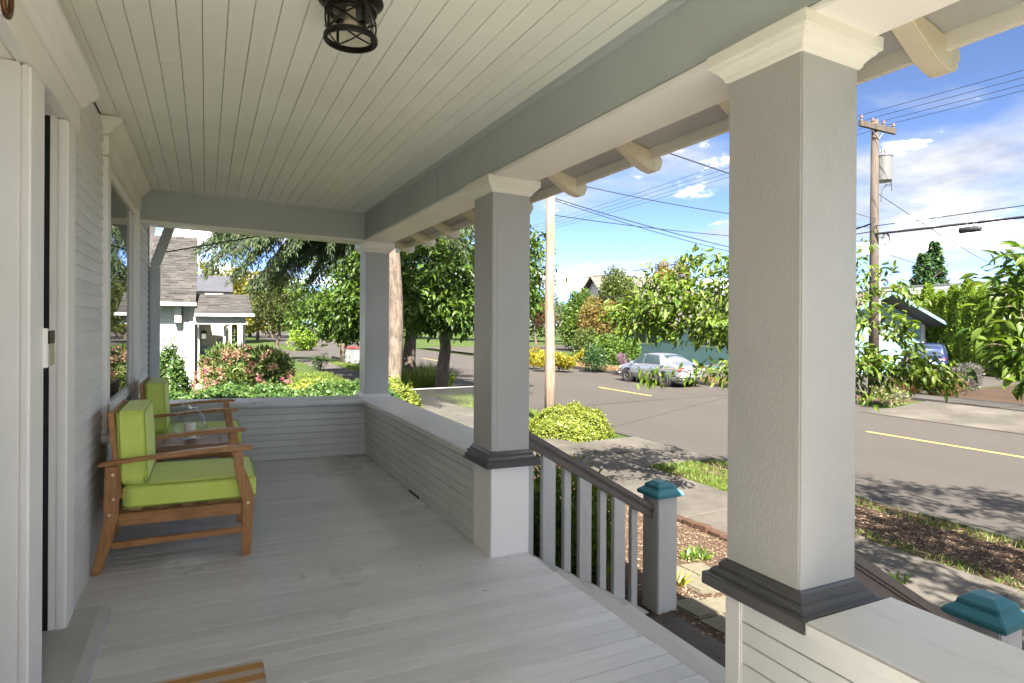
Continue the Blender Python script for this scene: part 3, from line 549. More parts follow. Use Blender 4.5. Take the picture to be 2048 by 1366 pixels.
# downspout on the house corner
ds = MB(); ds.box(-.555, 7.61, -.7, -.455, 7.70, 2.02); d_ = ds.build('downspout', 'downspout_grey', H, False, .012)
MB().prism([(-.555, 2.021), (-.455, 2.021), (-.30, 2.50), (-.40, 2.50)], 7.61, 7.70).build('elbow', 'downspout_grey', d_, False, .008)
P('corner_board', 'nb_white', (-.60, 7.601, -.8, -.557, 7.66, 2.62), bev=.004)

# ================================================================ FURNITURE
def lounge_chair(y0, label):
    """near side plane at y0; chair faces the street (+X)"""
    ch = thing('lounge_chair', label, 'chair', (-.14, y0 + .355, -K * -.14 + .0)); ch.rotation_euler = (0, math.atan(K), 0)
    X0 = -.14
    def pr(name, pts, ya, yb, mat='acacia', par=None, bev=.005, axis='y', smooth=False):
        return MB().prism([(p - X0, q) for p, q in pts], ya - .355, yb - .355, axis).build(name, mat, par or ch, smooth, bev)
    for s in (0, 1):
        ya, yb = (.0, .036) if s == 0 else (.674, .71)
        pr('rear_leg', [(-.555, .0), (-.512, .0), (-.462, .17), (-.438, .30), (-.436, .40), (-.450, .592), (-.508, .592), (-.508, .36), (-.505, .30)], ya, yb, bev=.006)
        pr('front_leg', [(.197, 0), (.247, 0), (.255, .30), (.252, .37), (.228, .45), (.196, .53), (.184, .635), (.135, .635), (.140, .53), (.166, .43), (.186, .35), (.190, .28)], ya, yb, bev=.006)
        yo = -.012 if s == 0 else .722
        pr('arm', [(-.545, .598), (-.535, .592), (-.3, .615), (.0, .635), (.15, .636), (.235, .640), (.242, .648), (.235, .664), (.1, .668), (-.1, .655), (-.35, .63), (-.52, .614)], min(yo, yo + (.06 if s == 0 else -.06)), max(yo, yo + (.06 if s == 0 else -.06)), 'acacia_long', bev=.006)
        pr('side_rail', [(-.438, .255), (.188, .255), (.188, .322), (-.438, .322)], ya + .006, yb - .004, 'acacia_long')
        pr('stretcher', [(-.468, .132), (.192, .140), (.192, .176), (-.466, .168)], ya + .008, yb - .008, 'acacia_long')
        for (bx, bz) in ((-.468, .545), (-.462, .41), (-.478, .325), (.223, .32)):
            m_ = MB(); yy = (ya - .355 - .001) if s == 0 else (yb - .355 + .001); m_.tube([(bx - X0, yy - .002, bz), (bx - X0, yy + .002, bz)], .0085, 10); m_.build('bolt', 'bolt_brass', ch)
    pr('front_rail', [(.192, .262), (.222, .262), (.222, .322), (.192, .322)], .037, .673); pr('rear_rail', [(-.49, .262), (-.46, .262), (-.46, .322), (-.49, .322)], .037, .673)
    bk = pr('back_frame', [(-.452, .40), (-.425, .40), (-.475, .84), (-.502, .84)], .037, .075); pr('post', [(-.452, .40), (-.425, .40), (-.475, .84), (-.502, .84)], .635, .673, par=bk)
    pr('top_rail', [(-.474, .80), (-.468, .80), (-.478, .885), (-.505, .885), (-.500, .80)], .030, .680, par=bk, bev=.006)
    for j in range(7): yy = .11 + j * .0815; pr('slat', [(-.448, .40), (-.434, .40), (-.482, .81), (-.494, .81)], yy - .018, yy + .018, par=bk, bev=.003)
    for j in range(5): xx = -.36 + j * .13; pr('seat_slat', [(xx - .03, .322), (xx + .03, .322), (xx + .03, .336), (xx - .03, .336)], .05, .66, bev=.003)
    def cushion(name, x0, x1, ya, yb, z0, z1, lean, par):
        # rounded pillow block with piping round both faces
        bm = bmesh.new(); bmesh.ops.create_cube(bm, size=1); bmesh.ops.subdivide_edges(bm, edges=bm.edges, cuts=9, use_grid_fill=True)
        for v in bm.verts:
            x, y, z = v.co * 2; r2 = (1 - y * y)
            if lean is None: pz = .5 + .10 * max(0, r2) * (1 - x * x) * (1 if z > 0 else .25); v.co = (x0 + (x + 1) / 2 * (x1 - x0), ya + (y + 1) / 2 * (yb - ya), (z0 + z1) / 2 + z * (z1 - z0) * pz)
            else: px = .5 + .13 * max(0, r2) * (1 - z * z) * (1 if x > 0 else .2); v.co = ((x0 + x1) / 2 + x * (x1 - x0) * px + lean * (z + 1) / 2, ya + (y + 1) / 2 * (yb - ya), z0 + (z + 1) / 2 * (z1 - z0))
            v.co.x -= X0; v.co.y -= .355
        bmesh.ops.recalc_face_normals(bm, faces=bm.faces)
        eds = [e for e in bm.edges if e.calc_face_angle(0) > 1.0]; bmesh.ops.bevel(bm, geom=eds, offset=.014, segments=3, affect='EDGES', clamp_overlap=True)
        me = bpy.data.meshes.new(name); bm.to_mesh(me); bm.free(); me.materials.append(M['lime_fabric']); me.polygons.foreach_set('use_smooth', [True] * len(me.polygons)); o = link(name, me, par)
        i_ = .004
        for s in (0, 1):
            if lean is None: zz = z1 - .002 if s else z0 + .002; q = [(x0 + i_, ya + i_, zz), (x1 - i_, ya + i_, zz), (x1 - i_, yb - i_, zz), (x0 + i_, yb - i_, zz)]
            else: xx = x1 if s else x0; q = [(xx, ya + i_, z0 + i_), (xx, yb - i_, z0 + i_), (xx + lean, yb - i_, z1 - i_), (xx + lean, ya + i_, z1 - i_)]
            q = [(a - X0, b_ - .355, c) for a, b_, c in q]; q = q + q[:2]; pts = []
            for a, b_ in zip(q, q[1:]): pts += [tuple(np.array(a) * (1 - f_) + np.array(b_) * f_) for f_ in (.015, .25, .5, .75, .985)]
            MB().tube(pts, .0030, 6, False).build('piping', 'piping', o, 'all')
        return o
    cushion('seat_cushion', -.425, .268, .045, .665, .338, .465, None, ch)
    cushion('back_cushion', -.440, -.305, .05, .66, .472, .885, -.028, ch)
    return ch
lounge_chair(3.945, 'wooden lounge chair with lime green cushions, the nearer of the pair')
lounge_chair(5.70, 'wooden lounge chair with lime green cushions, the farther one by the end wall')
TZ = .525
tb = thing('side_table', 'low slatted wooden side table between the two green chairs', 'table', (-.10, 5.09, -K * -.10)); tb.rotation_euler = (0, math.atan(K), 0)
MB().box(-.245, -.245, TZ - .028, .245, -.19, TZ).box(-.245, .19, TZ - .028, .245, .245, TZ).box(-.245, -.1895, TZ - .028, -.19, .1895, TZ).box(.19, -.1895, TZ - .028, .245, .1895, TZ).build('top_frame', 'table_wood', tb, False, .004)
for j in range(8): yy = -.166 + j * .0474; MB().box(-.188, yy - .020, TZ - .024, .188, yy + .020, TZ - .002).build('slat', 'table_wood', tb, False, .003)
for sx in (-1, 1):
    for sy in (-1, 1): MB().box(sx * .215 - .02, sy * .215 - .02, 0, sx * .215 + .02, sy * .215 + .02, TZ - .029).build('leg', 'acacia', tb, False, .004)
for sy in (-1, 1): MB().box(-.194, sy * .215 - .010, TZ - .095, .194, sy * .215 + .010, TZ - .03).build('apron', 'acacia_long', tb, False, .003)
for sx in (-1, 1): MB().box(sx * .215 - .010, -.194, TZ - .095, sx * .215 + .010, .194, TZ - .03).build('apron', 'acacia', tb, False, .003)
vs_ = thing('glass_lantern', 'clear round glass lantern jar with a white candle on the side table', 'lantern', (-.105, 5.09, TZ + .001 - K * -.105))
outp = [(.002, .002), (.07, .002), (.085, .012), (.105, .05), (.118, .09), (.112, .13), (.09, .17), (.066, .205), (.055, .23), (.054, .262), (.058, .27)]
MB().lathe(outp, 40).build('jar', 'clear_glass', vs_, 'all')
MB().lathe([(.0, .009), (.04, .009), (.04, .115), (.036, .12), (.0, .114)], 24).build('candle', 'candle', vs_, True)
MB().lathe([(.0545, .233), (.0575, .233), (.0575, .245), (.0545, .245)], 30, closed=True).build('collar', 'steel', vs_, True)
hp = [(.058 * math.cos(a) , -.0, .24 + 0) for a in (0,)]
MB().tube([(-.058, 0, .24), (-.075, -.01, .19), (-.10, -.02, .16), (-.122, -.025, .14), (-.13, -.02, .11)], .0025, 6).tube([(.058, 0, .24), (.07, -.02, .2), (.09, -.05, .165)], .0025, 6).build('handle', 'steel', vs_, 'all')
mt = thing('doormat', 'orange and white striped coir doormat on the grey boards', 'doormat', (-.14, 2.30, -K * -.14)); mt.rotation_euler = (0, math.atan(K), 0)
MB().box(-.355, -.36, .0015, .355, .375, .016).build('mat_pile', 'coir', mt, False, .005)
PP = np.column_stack([rng.uniform(-.355, .355, 9000), rng.uniform(-.36, .375, 9000), np.full(9000, .014)])
# ceiling lantern
LX, LY = .487, 2.325; LZ = 2.643 - K * LX
pl = thing('porch_lantern', 'dark metal drum lantern with crossed bars fixed under the porch ceiling', 'ceiling light', (LX, LY, LZ))
MB().lathe([(.0, 0), (.122, 0), (.122, -.006), (.116, -.012), (.110, -.014), (.106, -.020), (.102, -.022), (.0, -.03)], 40).build('canopy', 'black_iron', pl, True)
MB().lathe([(.089, -.158), (.098, -.158), (.101, -.154), (.101, -.140), (.098, -.136), (.089, -.136)], 48, closed=True).build('lower_ring', 'black_iron', pl, True)
MB().lathe([(.088, -.045), (.098, -.045), (.098, -.030), (.088, -.030)], 48, closed=True).build('upper_ring', 'black_iron', pl, True)
MB().lathe([(.086, -.137), (.086, -.045)], 40).build('shade', 'lantern_glass', pl, 'all')
for j in range(4):
    a = R(20 + 90 * j); b_ = R(20 + 90 * (j + 1)); q = lambda an, z: (.094 * math.cos(an), .094 * math.sin(an), z)
    MB().tube([q(a, -.138), q(a, -.04)], .0055, 6).build('upright', 'black_iron', pl)
    for z0, z1 in ((-.137, -.045), (-.045, -.137)): MB().tube([q(a + (b_ - a) * f_, z0 + (z1 - z0) * f_) for f_ in np.linspace(0, 1, 9)], .0034, 6).build('cross_bar', 'black_iron', pl)
MB().lathe([(.0, -.031), (.018, -.031), (.018, -.06), (.015, -.062), (.028, -.085), (.024, -.105), (.0, -.112)], 20).build('bulb', 'bulb_glass', pl, True)

# ================================================================ PLANTS: builders
def branch_net(mb, base, trunk, tips, r0, r_tip=.006, sides=6, droop=0.0, keep=None):
    """trunk: list of points; every tip is joined to the nearest part of what has grown so far"""
    trunk = [np.array(p, float) for p in trunk]; n = len(trunk)
    mb.tube(trunk, [r0 * (1 - .72 * (i / (n - 1)) ** 1.1) for i in range(n)], max(8, sides + 2))
    nodes = [(p, r0 * (1 - .72 * i / (n - 1))) for i, p in enumerate(trunk)][max(1, n // 3):]
    order = np.argsort([min(np.linalg.norm(t - p[0]) for p in nodes) for t in tips]); NP = [p[0] for p in nodes]; NR = [p[1] for p in nodes]; segs = []
    for k_ in order:
        t_ = np.array(tips[k_], float); d = np.linalg.norm(np.array(NP) - t_, axis=1) + np.maximum(0, np.array(NP)[:, 2] - t_[2] - .1) * .7
        j = int(np.argmin(d)); a = NP[j]; ra = max(r_tip * 1.3, min(NR[j] * .62, .02 + .035 * d[j])); L = np.linalg.norm(t_ - a)
        mid = (a + t_) / 2 + np.array([rng.normal() * .08, rng.normal() * .08, .16 + rng.normal() * .05]) * L; q = a * .25 + mid * .5 + t_ * .25
        pts = [a, a * .55 + mid * .45, q + (mid - q) * .2, t_ * .6 + mid * .4, t_ + np.array([0, 0, -droop * L])]
        mb.tube(pts, [ra, ra * .85, ra * .65, ra * .45, r_tip * .6], sides, False)
        for p_, r_ in zip(pts[1:], (ra * .85, ra * .65, ra * .45, r_tip)): NP.append(p_); NR.append(r_)
        segs.append((k_, pts))
    return segs
def trunk_line(base, top, n=7, wob=.08):
    b_ = np.array(base, float); t_ = np.array(top, float)
    return [b_ + (t_ - b_) * f_ + (np.array([rng.normal(), rng.normal(), 0]) * wob if 0 < f_ < 1 else 0) for f_ in np.linspace(0, 1, n)]
def tree(name, label, cat, base, top, r0, tips, leaf, bark_, L, Wd, per, spread, tmpl=RH, droop=.5, hang=.4, group=None, sides=5, own=0, own_score=None, r_tip=.008, wob=.08, twigleaf=3):
    base = np.array(base, float); rt = thing(name, label, cat, tuple(base), 0, group); b0 = base
    mb = MB(); tl = [p - b0 for p in trunk_line(base, top, 7, wob)]; tl[0] = tl[0] + np.array([0, 0, -.15]); tips_l = [np.array(t_) - b0 for t_ in tips]
    segs = branch_net(mb, None, tl, tips_l, r0, r_tip, sides); mb.build('trunk', bark_, rt, 'all', recalc=False)
    Ps = []; Ds = []
    for k_, pts in segs:
        axis = pts[-1] - pts[-3]; al = np.linalg.norm(axis) + 1e-6; axis = axis / al; out = pts[-1] / (np.linalg.norm(pts[-1]) + 1e-6)
        for _ in range(per):
            f_ = rng.random(); p = pts[-2] + (pts[-1] - pts[-2]) * f_ + rng.normal(size=3) * spread * np.array([1, 1, .7]); Ps.append(p)
            d = axis * .5 + out * .3 + rng.normal(size=3) * .55 + np.array([0, 0, -hang]); Ds.append(d)
        for _ in range(twigleaf):
            f_ = rng.random(); p = pts[2] + (pts[3] - pts[2]) * f_ + rng.normal(size=3) * spread * .7; Ps.append(p); Ds.append(rng.normal(size=3) * .7 + np.array([0, 0, -hang]))
    Ps = np.array(Ps); Ds = norm(np.array(Ds)); Ls = L * rng.uniform(.65, 1.2, len(Ps)); sel = np.zeros(len(Ps), bool)
    if own:
        sc = own_score(Ps + b0); ix = np.argsort(sc)[:own]; sel[ix] = True; me = one_leaf('leaf', leaf, L, Wd, tmpl)
        for i in ix:
            d = Vector(Ds[i]); u = Vector((rng.normal() * .5, rng.normal() * .5, 1)); x = d.cross(u).normalized(); z = x.cross(d); Mx = Matrix((x, d, z)).transposed().to_4x4(); o = link('leaf', me, rt); s_ = Ls[i] / L
            o.matrix_basis = Matrix.Translation(Vector(Ps[i])) @ Mx @ Matrix.Scale(s_, 4)
    k_ = ~sel
    if k_.any(): o = link('crown', leaf_mesh('crown', leaf, Ps[k_], Ds[k_], Ls[k_], Wd * Ls[k_] / L, tmpl), rt); o['kind'] = 'stuff'
    return rt
def tipcloud(n, ells, shell=.5):
    """tips spread through several ellipsoids [(centre, radii, weight)]"""
    W_ = np.array([e[2] for e in ells], float); W_ /= W_.sum(); out = []
    for (c, r_, _), m_ in zip(ells, rng.multinomial(n, W_)): out.append(ell(m_, c, r_, shell)[0])
    return np.concatenate(out)
def shrub(name, label, cat, c, rad, n, leaf, L, Wd, tmpl=RH, group=None, shell=.55, upb=.3, lobes=7, rough=.35, stem='bark_twig', ground=None, extra=None):
    """bush: leaves on a lumpy dome made of overlapping lobes, with stems inside"""
    c = np.array(c, float); rad = np.array(rad, float); rt = thing(name, label, cat, tuple(c), 0, group); mb = MB()
    cs = [np.array([0, 0, rad[2] * .45])] + [np.array([math.cos(a) * rad[0] * .55 * random.uniform(.6, 1.1), math.sin(a) * rad[1] * .55 * random.uniform(.6, 1.1), rad[2] * random.uniform(.35, 1.05)]) for a in [random.uniform(0, 6.28) for _ in range(lobes)]]
    for q in cs: mb.tube([(0, 0, -.1), tuple(q * .5 + np.array([.03, .02, .05])), tuple(q)], [.02 + .01 * rad[2], .015, .006], 5, False)
    mb.build('stems', stem, rt, 'all', recalc=False)
    Ps = []; Ds = []
    for i, q in enumerate(cs):
        m_ = int(n / len(cs)); rr = rad * (.62 if i == 0 else random.uniform(.35, .55)); p, d = ell(m_, q, rr, shell); Ps.append(p); Ds.append(d)
    Ps = np.concatenate(Ps); Ds = np.concatenate(Ds); k_ = Ps[:, 2] > -.02; Ps = Ps[k_]; Ds = Ds[k_]
    D = norm(Ds + rng.normal(size=Ds.shape) * .6 + np.array([0, 0, upb])); Ls = L * rng.uniform(.6, 1.25, len(Ps))
    o = link('foliage', leaf_mesh('foliage', leaf, Ps, D, Ls, Wd * Ls / L, tmpl, up=Ds, upj=.4), rt); o['kind'] = 'stuff'
    return rt
def clump(name, label, cat, c, h, n, leaf, Wd, spread=.25, arch=.5, group=None):
    """grassy clump: long arching blades from one foot"""
    c = np.array(c, float); rt = thing(name, label, cat, tuple(c), 0, group)
    a = rng.uniform(0, 2 * np.pi, n); r_ = np.sqrt(rng.random(n)) * spread; P_ = np.column_stack([r_ * np.cos(a), r_ * np.sin(a), np.zeros(n)])
    D = np.column_stack([np.cos(a) * arch, np.sin(a) * arch, np.ones(n)]) + rng.normal(size=(n, 3)) * .25; D[:, 2] = np.abs(D[:, 2]); Ls = h * rng.uniform(.5, 1.1, n)
    o = link('blades', leaf_mesh('blades', leaf, P_, D, Ls, Wd, BL), rt); o['kind'] = 'stuff'; return rt
def ivy_surface(n, fn): return fn(n)

# ---------------------------------------------------------------- near plants
# laurel-like shrub beside the steps
def laurel(c, rad, n, label):
    rt = thing('evergreen_shrub', label, 'shrub', c); mb = MB(); Ps = []; Ds = []
    for i in range(n):
        a = random.uniform(0, 6.283); q = math.sqrt(random.random()); x = math.cos(a) * q * rad[0]; y = math.sin(a) * q * rad[1]; h = rad[2] * (1 - .35 * q * q) * random.uniform(.72, 1.05)
        p0 = np.array([x * .7, y * .7, 0]); p1 = np.array([x, y, h]); mb.tube([p0, (p0 + p1) / 2 + np.array([0, 0, .05]), p1], [.008, .006, .003], 4, False)
        for j in range(22):
            f_ = .18 + .82 * j / 21; an = j * 2.4 + a; p = p0 + (p1 - p0) * f_; up = .35 + 1.1 * f_; Ps.append(p); Ds.append(np.array([math.cos(an), math.sin(an), up]))
    mb.build('stems', 'bark_twig', rt, 'all', recalc=False); Ps = np.array(Ps); Ds = np.array(Ds) + rng.normal(size=Ps.shape) * .2; Ls = .088 * rng.uniform(.6, 1.25, len(Ps))
    o = link('foliage', leaf_mesh('foliage', 'leaf_laurel', Ps, Ds, Ls, Ls * .30, LF), rt); o['kind'] = 'stuff'
laurel((2.55, 4.20, gz(2.5) - .02), (.55, .60, 1.02), 190, 'bright green narrow-leaved shrub behind the stair balusters')
laurel((2.35, 5.45, gz(2.5) - .02), (.45, .60, 1.0), 120, 'bright green narrow-leaved shrub along the outside of the low porch wall')
# cherry by the road, its trunk hidden by the nearest column
cb = np.array([7.75, 6.05, gz(7.75)])
el = [(at(1345, 610, 8.7), (.85, .85, .48), 3.0), (at(1400, 560, 8.8), (.7, .8, .40), 2.0), (at(1295, 640, 8.6), (.42, .6, .28), 1.2), (at(1420, 655, 8.3), (.5, .7, .30), 1.4), (at(1440, 745, 8.0), (.2, .4, .22), .5),
      (at(1560, 600, 9.0), (.9, 1.0, .65), 2.2), (at(1735, 650, 8.6), (.32, .7, .42), 1.2), (at(1720, 570, 9.0), (.25, .6, .28), .4), (at(1785, 720, 8.3), (.38, .5, .20), 1.2), (at(1840, 750, 8.0), (.22, .4, .10), .5), (at(1735, 755, 8.4), (.25, .4, .3), .5)]
tp = tipcloud(260, el, .35)
tp = np.concatenate([tp, [at(1305, 742, 8.2), at(1300, 757, 8.2), at(1378, 745, 8.1), at(1735, 800, 8.2), at(1838, 765, 7.9), at(1735, 490, 8.9), at(1770, 540, 8.8), at(1800, 575, 8.6), at(1820, 600, 8.5), at(1715, 520, 8.9)]])
tree('cherry_tree', 'low leafy cherry tree by the near kerb, behind the nearest column', 'tree', cb, cb + np.array([.15, .1, 2.6]), .13, tp, 'leaf_cherry', 'bark_twig', .115, .048, 19, .10, LF, hang=.75, own=300, own_score=lambda P_: np.linalg.norm(P_ - np.array([0, 0, CH]), axis=1) + 50 * (np.abs((P_[:, 0] * math.cos(YAW) - P_[:, 1] * math.sin(YAW)) / (P_[:, 0] * math.sin(YAW) + P_[:, 1] * math.cos(YAW)) * FPX + 1024 - 1580) < 130), r_tip=.009, twigleaf=2)
# yard tree just outside the right edge of view
yb = np.array([5.0, .55, gz(4.9)])
el = [(at(2127, 560, 3.9), (.30, .35, .16), 1.2), (at(2102, 640, 3.8), (.28, .35, .15), 1.2), (at(2132, 720, 3.7), (.30, .35, .16), 1.2), (at(2242, 620, 4.2), (.5, .5, .5), 2.2), (at(2302, 500, 4.6), (.8, .8, .6), 2)]
tp = np.concatenate([tipcloud(95, el, .3), [at(2027, 520, 3.8), at(2004, 565, 3.9), at(1992, 620, 3.9), at(2000, 690, 3.8), at(2042, 700, 3.7), at(2032, 590, 3.8), at(2052, 540, 3.8), at(2017, 650, 3.8), at(2077, 760, 3.7), at(2062, 500, 3.8), at(1977, 690, 3.85)]])
tree('cherry_tree', 'leafy young tree reaching in from the right edge of the view', 'tree', yb, yb + np.array([.1, .15, 3.0]), .09, tp, 'leaf_yard', 'bark_twig', .10, .043, 16, .065, LF, hang=.55, own=290, own_score=lambda P_: ((P_[:, 0] * math.cos(YAW) - P_[:, 1] * math.sin(YAW)) / (P_[:, 0] * math.sin(YAW) + P_[:, 1] * math.cos(YAW))), r_tip=.005, twigleaf=2)
# ivy: hedge over the end fence, the tall piece by the house, the bush at the fence post and the mound round the pole
def ivy(name, label, cat, base, n, fn, leaf, L, stem_pts):
    rt = thing(name, label, cat, tuple(base)); P_, Nn = fn(n); D = norm(Nn * .55 + rng.normal(size=P_.shape) * .7 + np.array([0, 0, -.25])); Ls = L * rng.uniform(.6, 1.3, n)
    mb = MB()
    for q in stem_pts: mb.tube(q, .012, 5, False)
    mb.build('vines', 'bark_twig', rt, 'all', recalc=False)
    o = link('foliage', leaf_mesh('foliage', leaf, P_, D, Ls, Ls * .85, RH, up=Nn, upj=.35), rt); o['kind'] = 'stuff'; return rt
def hedge_fn(x0, x1, y0, y1, z0, hf):
    def fn(n):
        x = rng.uniform(x0, x1, n); s_ = rng.random(n); top = np.array([hf(v) for v in x]); y = np.empty(n); z = np.empty(n); N_ = np.zeros((n, 3))
        f = s_ < .45; t_ = s_ >= .45
        y[f] = y0 + rng.normal(size=f.sum()) * .06 + .05 * np.sin(x[f] * 7); z[f] = z0 + (top[f] - z0) * rng.random(f.sum()); N_[f] = (0, -1, .25)
        y[t_] = rng.uniform(y0, y1, t_.sum()); z[t_] = top[t_] + rng.normal(size=t_.sum()) * .05 + .06 * np.sin(x[t_] * 5 + y[t_] * 9); N_[t_] = (0, -.35, 1)
        e = ((y - (y0 + y1) / 2) / ((y1 - y0) / 2)) ** 2; z = np.where(t_, z - .18 * np.clip(e, 0, 1.2), z)
        return np.column_stack([x, y, z]) - np.array([(x0 + x1) / 2, (y0 + y1) / 2, z0]), N_
    return fn
g0 = gz(1, 12)
ivy('ivy_hedge', 'long low hedge of dark ivy just past the end of the porch', 'hedge', (1.15, 11.5, g0), 30000, hedge_fn(-.9, 3.2, 10.9, 12.1, g0, lambda x: .14 + .06 * math.sin(x * 3) + .05 * math.sin(x * 7.3)), 'leaf_ivy_dark', .058, [[(-1.9 + .5 * i, random.uniform(-.3, .3), -.05), (-1.9 + .5 * i + .1, 0, .55), (-1.9 + .5 * i - .1, 0, 1.0)] for i in range(9)])
ivy('ivy_hedge', 'sunlit yellow-green ivy bank beyond the low hedge beside the corner column', 'hedge', (2.55, 12.9, g0), 13000, hedge_fn(1.35, 3.75, 12.3, 13.6, g0, lambda x: .02 + .10 * math.sin(x * 4)), 'leaf_ivy_light', .058, [[(-1 + .4 * i, 0, -.05), (-1 + .4 * i, 0, .5)] for i in range(6)])
def blob_fn(rx, ry, rz, low=0.0):
    def fn(n):
        d = rdir(n); d[:, 2] = np.abs(d[:, 2]); q = .86 + .16 * rng.random(n) + .10 * (rng.random(n) > .93) * rng.random(n); lump = 1 + .12 * np.sin(d[:, 0] * 9) * np.sin(d[:, 1] * 8 + 1) + .04 * np.sin(d[:, 0] * 21 + 2) * np.sin(d[:, 1] * 19)
        return d * (q * lump)[:, None] * np.array([rx, ry, rz]), d
    return fn
c = at(348, 790, 12.2); ivy('ivy_bush', 'tall dark ivy bush climbing beside the neighbouring wall', 'bush', (c[0] - .1, c[1], g0), 11000, blob_fn(.42, .5, 1.78), 'leaf_ivy_dark', .056, [[(0, 0, -.05), (.05, 0, .8), (0, .05, 1.5)]])
c = at(812, 790, 11.3); ivy('ivy_bush', 'small yellow-green ivy bush on the end of the chain link fence', 'bush', (c[0], c[1], g0), 6500, blob_fn(.36, .36, 1.12), 'leaf_ivy_light', .05, [[(0, 0, -.05), (.02, 0, .9)]])
PB = np.array([7.25, 12.25]); pz = gz(7.5)
ivy('ivy_mound', 'round yellow-green ivy mound at the foot of the bare wooden pole', 'bush', (PB[0] + .30, PB[1] - .45, pz), 22000, blob_fn(.95, .95, .66), 'leaf_ivy_light', .046, [[(0, .1, -.05), (.3, 0, .3), (.6, -.2, .4)], [(0, .1, -.05), (-.3, 0, .3), (-.6, -.2, .4)]])
# ---------------------------------------------------------------- fence
fe = thing('chain_link_fence', 'galvanised chain link fence with a pipe top rail beyond the porch', 'fence', (3.4, 11.4, gz(4, 11.4)))
zt = .10 - gz(4, 11.4); m_ = MB(); m_.tube([(-.1, 0, zt), (2.0, 0, zt)], .017, 10); m_.build('top_rail', 'galv', fe, 'all')
for x in (.0, 1.95): MB().tube([(x, 0.03, -.1), (x, .03, zt + .03)], .026, 10).build('post', 'galv', fe, 'all')
m_ = MB(); s_ = .058; hgt = zt - .03
for i in range(-20, 36):
    for sg in (1, -1):
        x0 = i * s_ * 1.0; pts = []
        xa, za, xb, zb_ = (x0, .04, x0 + hgt * sg * .95, .04 + hgt) if sg == 1 else (x0 + hgt * .95, .04, x0, .04 + hgt)
        # clip to the run of the fence
        t0, t1 = 0, 1; dx = xb - xa
        lo, hi = (0 - xa) / dx, (2.0 - xa) / dx
        if lo > hi: lo, hi = hi, lo
        t0 = max(0, lo); t1 = min(1, hi)
        if t1 > t0: m_.tube([(xa + dx * t0, .004 * sg, za + (zb_ - za) * t0), (xa + dx * t1, .004 * sg, za + (zb_ - za) * t1)], .0030, 3, False)
o = m_.build('mesh_wires', 'galv', fe, recalc=False); o['kind'] = 'stuff'
# ---------------------------------------------------------------- poles, wires
wp = thing('wooden_pole', 'bare pale wooden pole rising from the ivy mound', 'pole', (PB[0], PB[1], pz))
MB().tube([(0, 0, -.2), (.012, 0, 1.5), (-.008, .01, 3), (.0, 0, 4.6), (-.01, 0, 6.4)], [.128, .120, .114, .108, .10], 20).build('shaft', 'pole_pale', wp, 'all')
ub = atz(1747, 793, -1.24); U = thing('utility_pole', 'tall brown utility pole with crossarm and transformer over the road', 'utility pole', tuple(ub))
dU = ub[0] * math.sin(YAW) + ub[1] * math.cos(YAW); uz = lambda y_: CH + (HORIZON + 3 - y_) * dU / FPX - ub[2]
ht = uz(240); MB().tube([(0, 0, -.2), (0, 0, ht)], [.19, .125], 18).build('shaft', 'pole_brown', U, 'all')
MB().box(-1.1, -.17, uz(262), 1.05, -.06, uz(250)).build('crossarm', 'pole_brown', U, False, .01)
MB().tube([(-.45, -.10, uz(258)), (0, -.14, uz(280))], .018, 6).tube([(.45, -.10, uz(258)), (0, -.14, uz(280))], .018, 6).build('arm_brace', 'galv', U)
IX = (-.98, -.32, .35, .95)
for x in IX: MB().lathe([(0, 0), (.035, 0), (.03, .06), (.07, .08), (.07, .10), (.04, .12), (.055, .15), (.05, .18), (0, .19)], 12, (x, -.115)).build('insulator', 'insulator', U, True).location = (0, 0, uz(250))
tr = MB().lathe([(0, 0), (.25, 0), (.29, .04), (.29, .92), (.31, .94), (.31, .98), (.2, 1.04), (0, 1.05)], 28).build('transformer', 'transformer', U, True); tr.location = (.46, -.05, uz(361))
for x in (-.08, .1): MB().lathe([(0, 0), (.05, 0), (.035, .05), (.055, .07), (.035, .1), (.05, .12), (.03, .2), (0, .2)], 10, (x, 0)).build('bushing', 'galv', tr, True).location = (0, 0, 1.05)
MB().box(-.30, -.06, .2, -.28, .06, .8).build('bracket', 'galv', tr)
MB().tube([(.30, 0, .9), (.36, -.05, .4), (.33, -.05, -.1), (.1, -.05, -.1), (-.2, -.05, -.35), (-.3, -.1, -.8)], .018, 6, False).tube([(.32, -.02, .7), (.40, -.06, 0), (.42, -.06, -.3)], .014, 6, False).build('lead', 'wire_black', tr, 'all')
MB().tube([(.13, -.12, .1), (.13, -.12, uz(520))], .035, 8).build('conduit', 'pvc', U, 'all'); MB().box(-.05, -.26, .0, .02, -.2, 1.2).build('guard_strip', 'metal_white', U)
wn = 0
def wire(label, a, b_, sag, r_=.008, n=18, group=None):
    a = np.array(a, float); b_ = np.array(b_, float); mid = (a + b_) / 2; rt = thing('power_line', label, 'wire', tuple(mid), 0, group)
    MB().tube([a + (b_ - a) * f_ + np.array([0, 0, -sag * 4 * f_ * (1 - f_)]) - mid for f_ in np.linspace(0, 1, n)], r_, 5, False).build('cable', 'wire_black', rt, 'all', recalc=False)
zt_ = ub[2] + uz(250) + .2; nm = ('leftmost', 'second from left', 'third from left', 'rightmost')
for i, x in enumerate(IX):
    wire('power line from the crossarm, %s of four, leaving at top right' % nm[i], (ub[0] + x, ub[1] - .11, zt_), (ub[0] + x, ub[1] - 42, zt_ + .3), .55, .010)
    wire('power line from the crossarm, %s of four, running down the street' % nm[i], (ub[0] + x, ub[1] - .11, zt_), (ub[0] + x, ub[1] + 48, zt_ + .2), .6, .010)
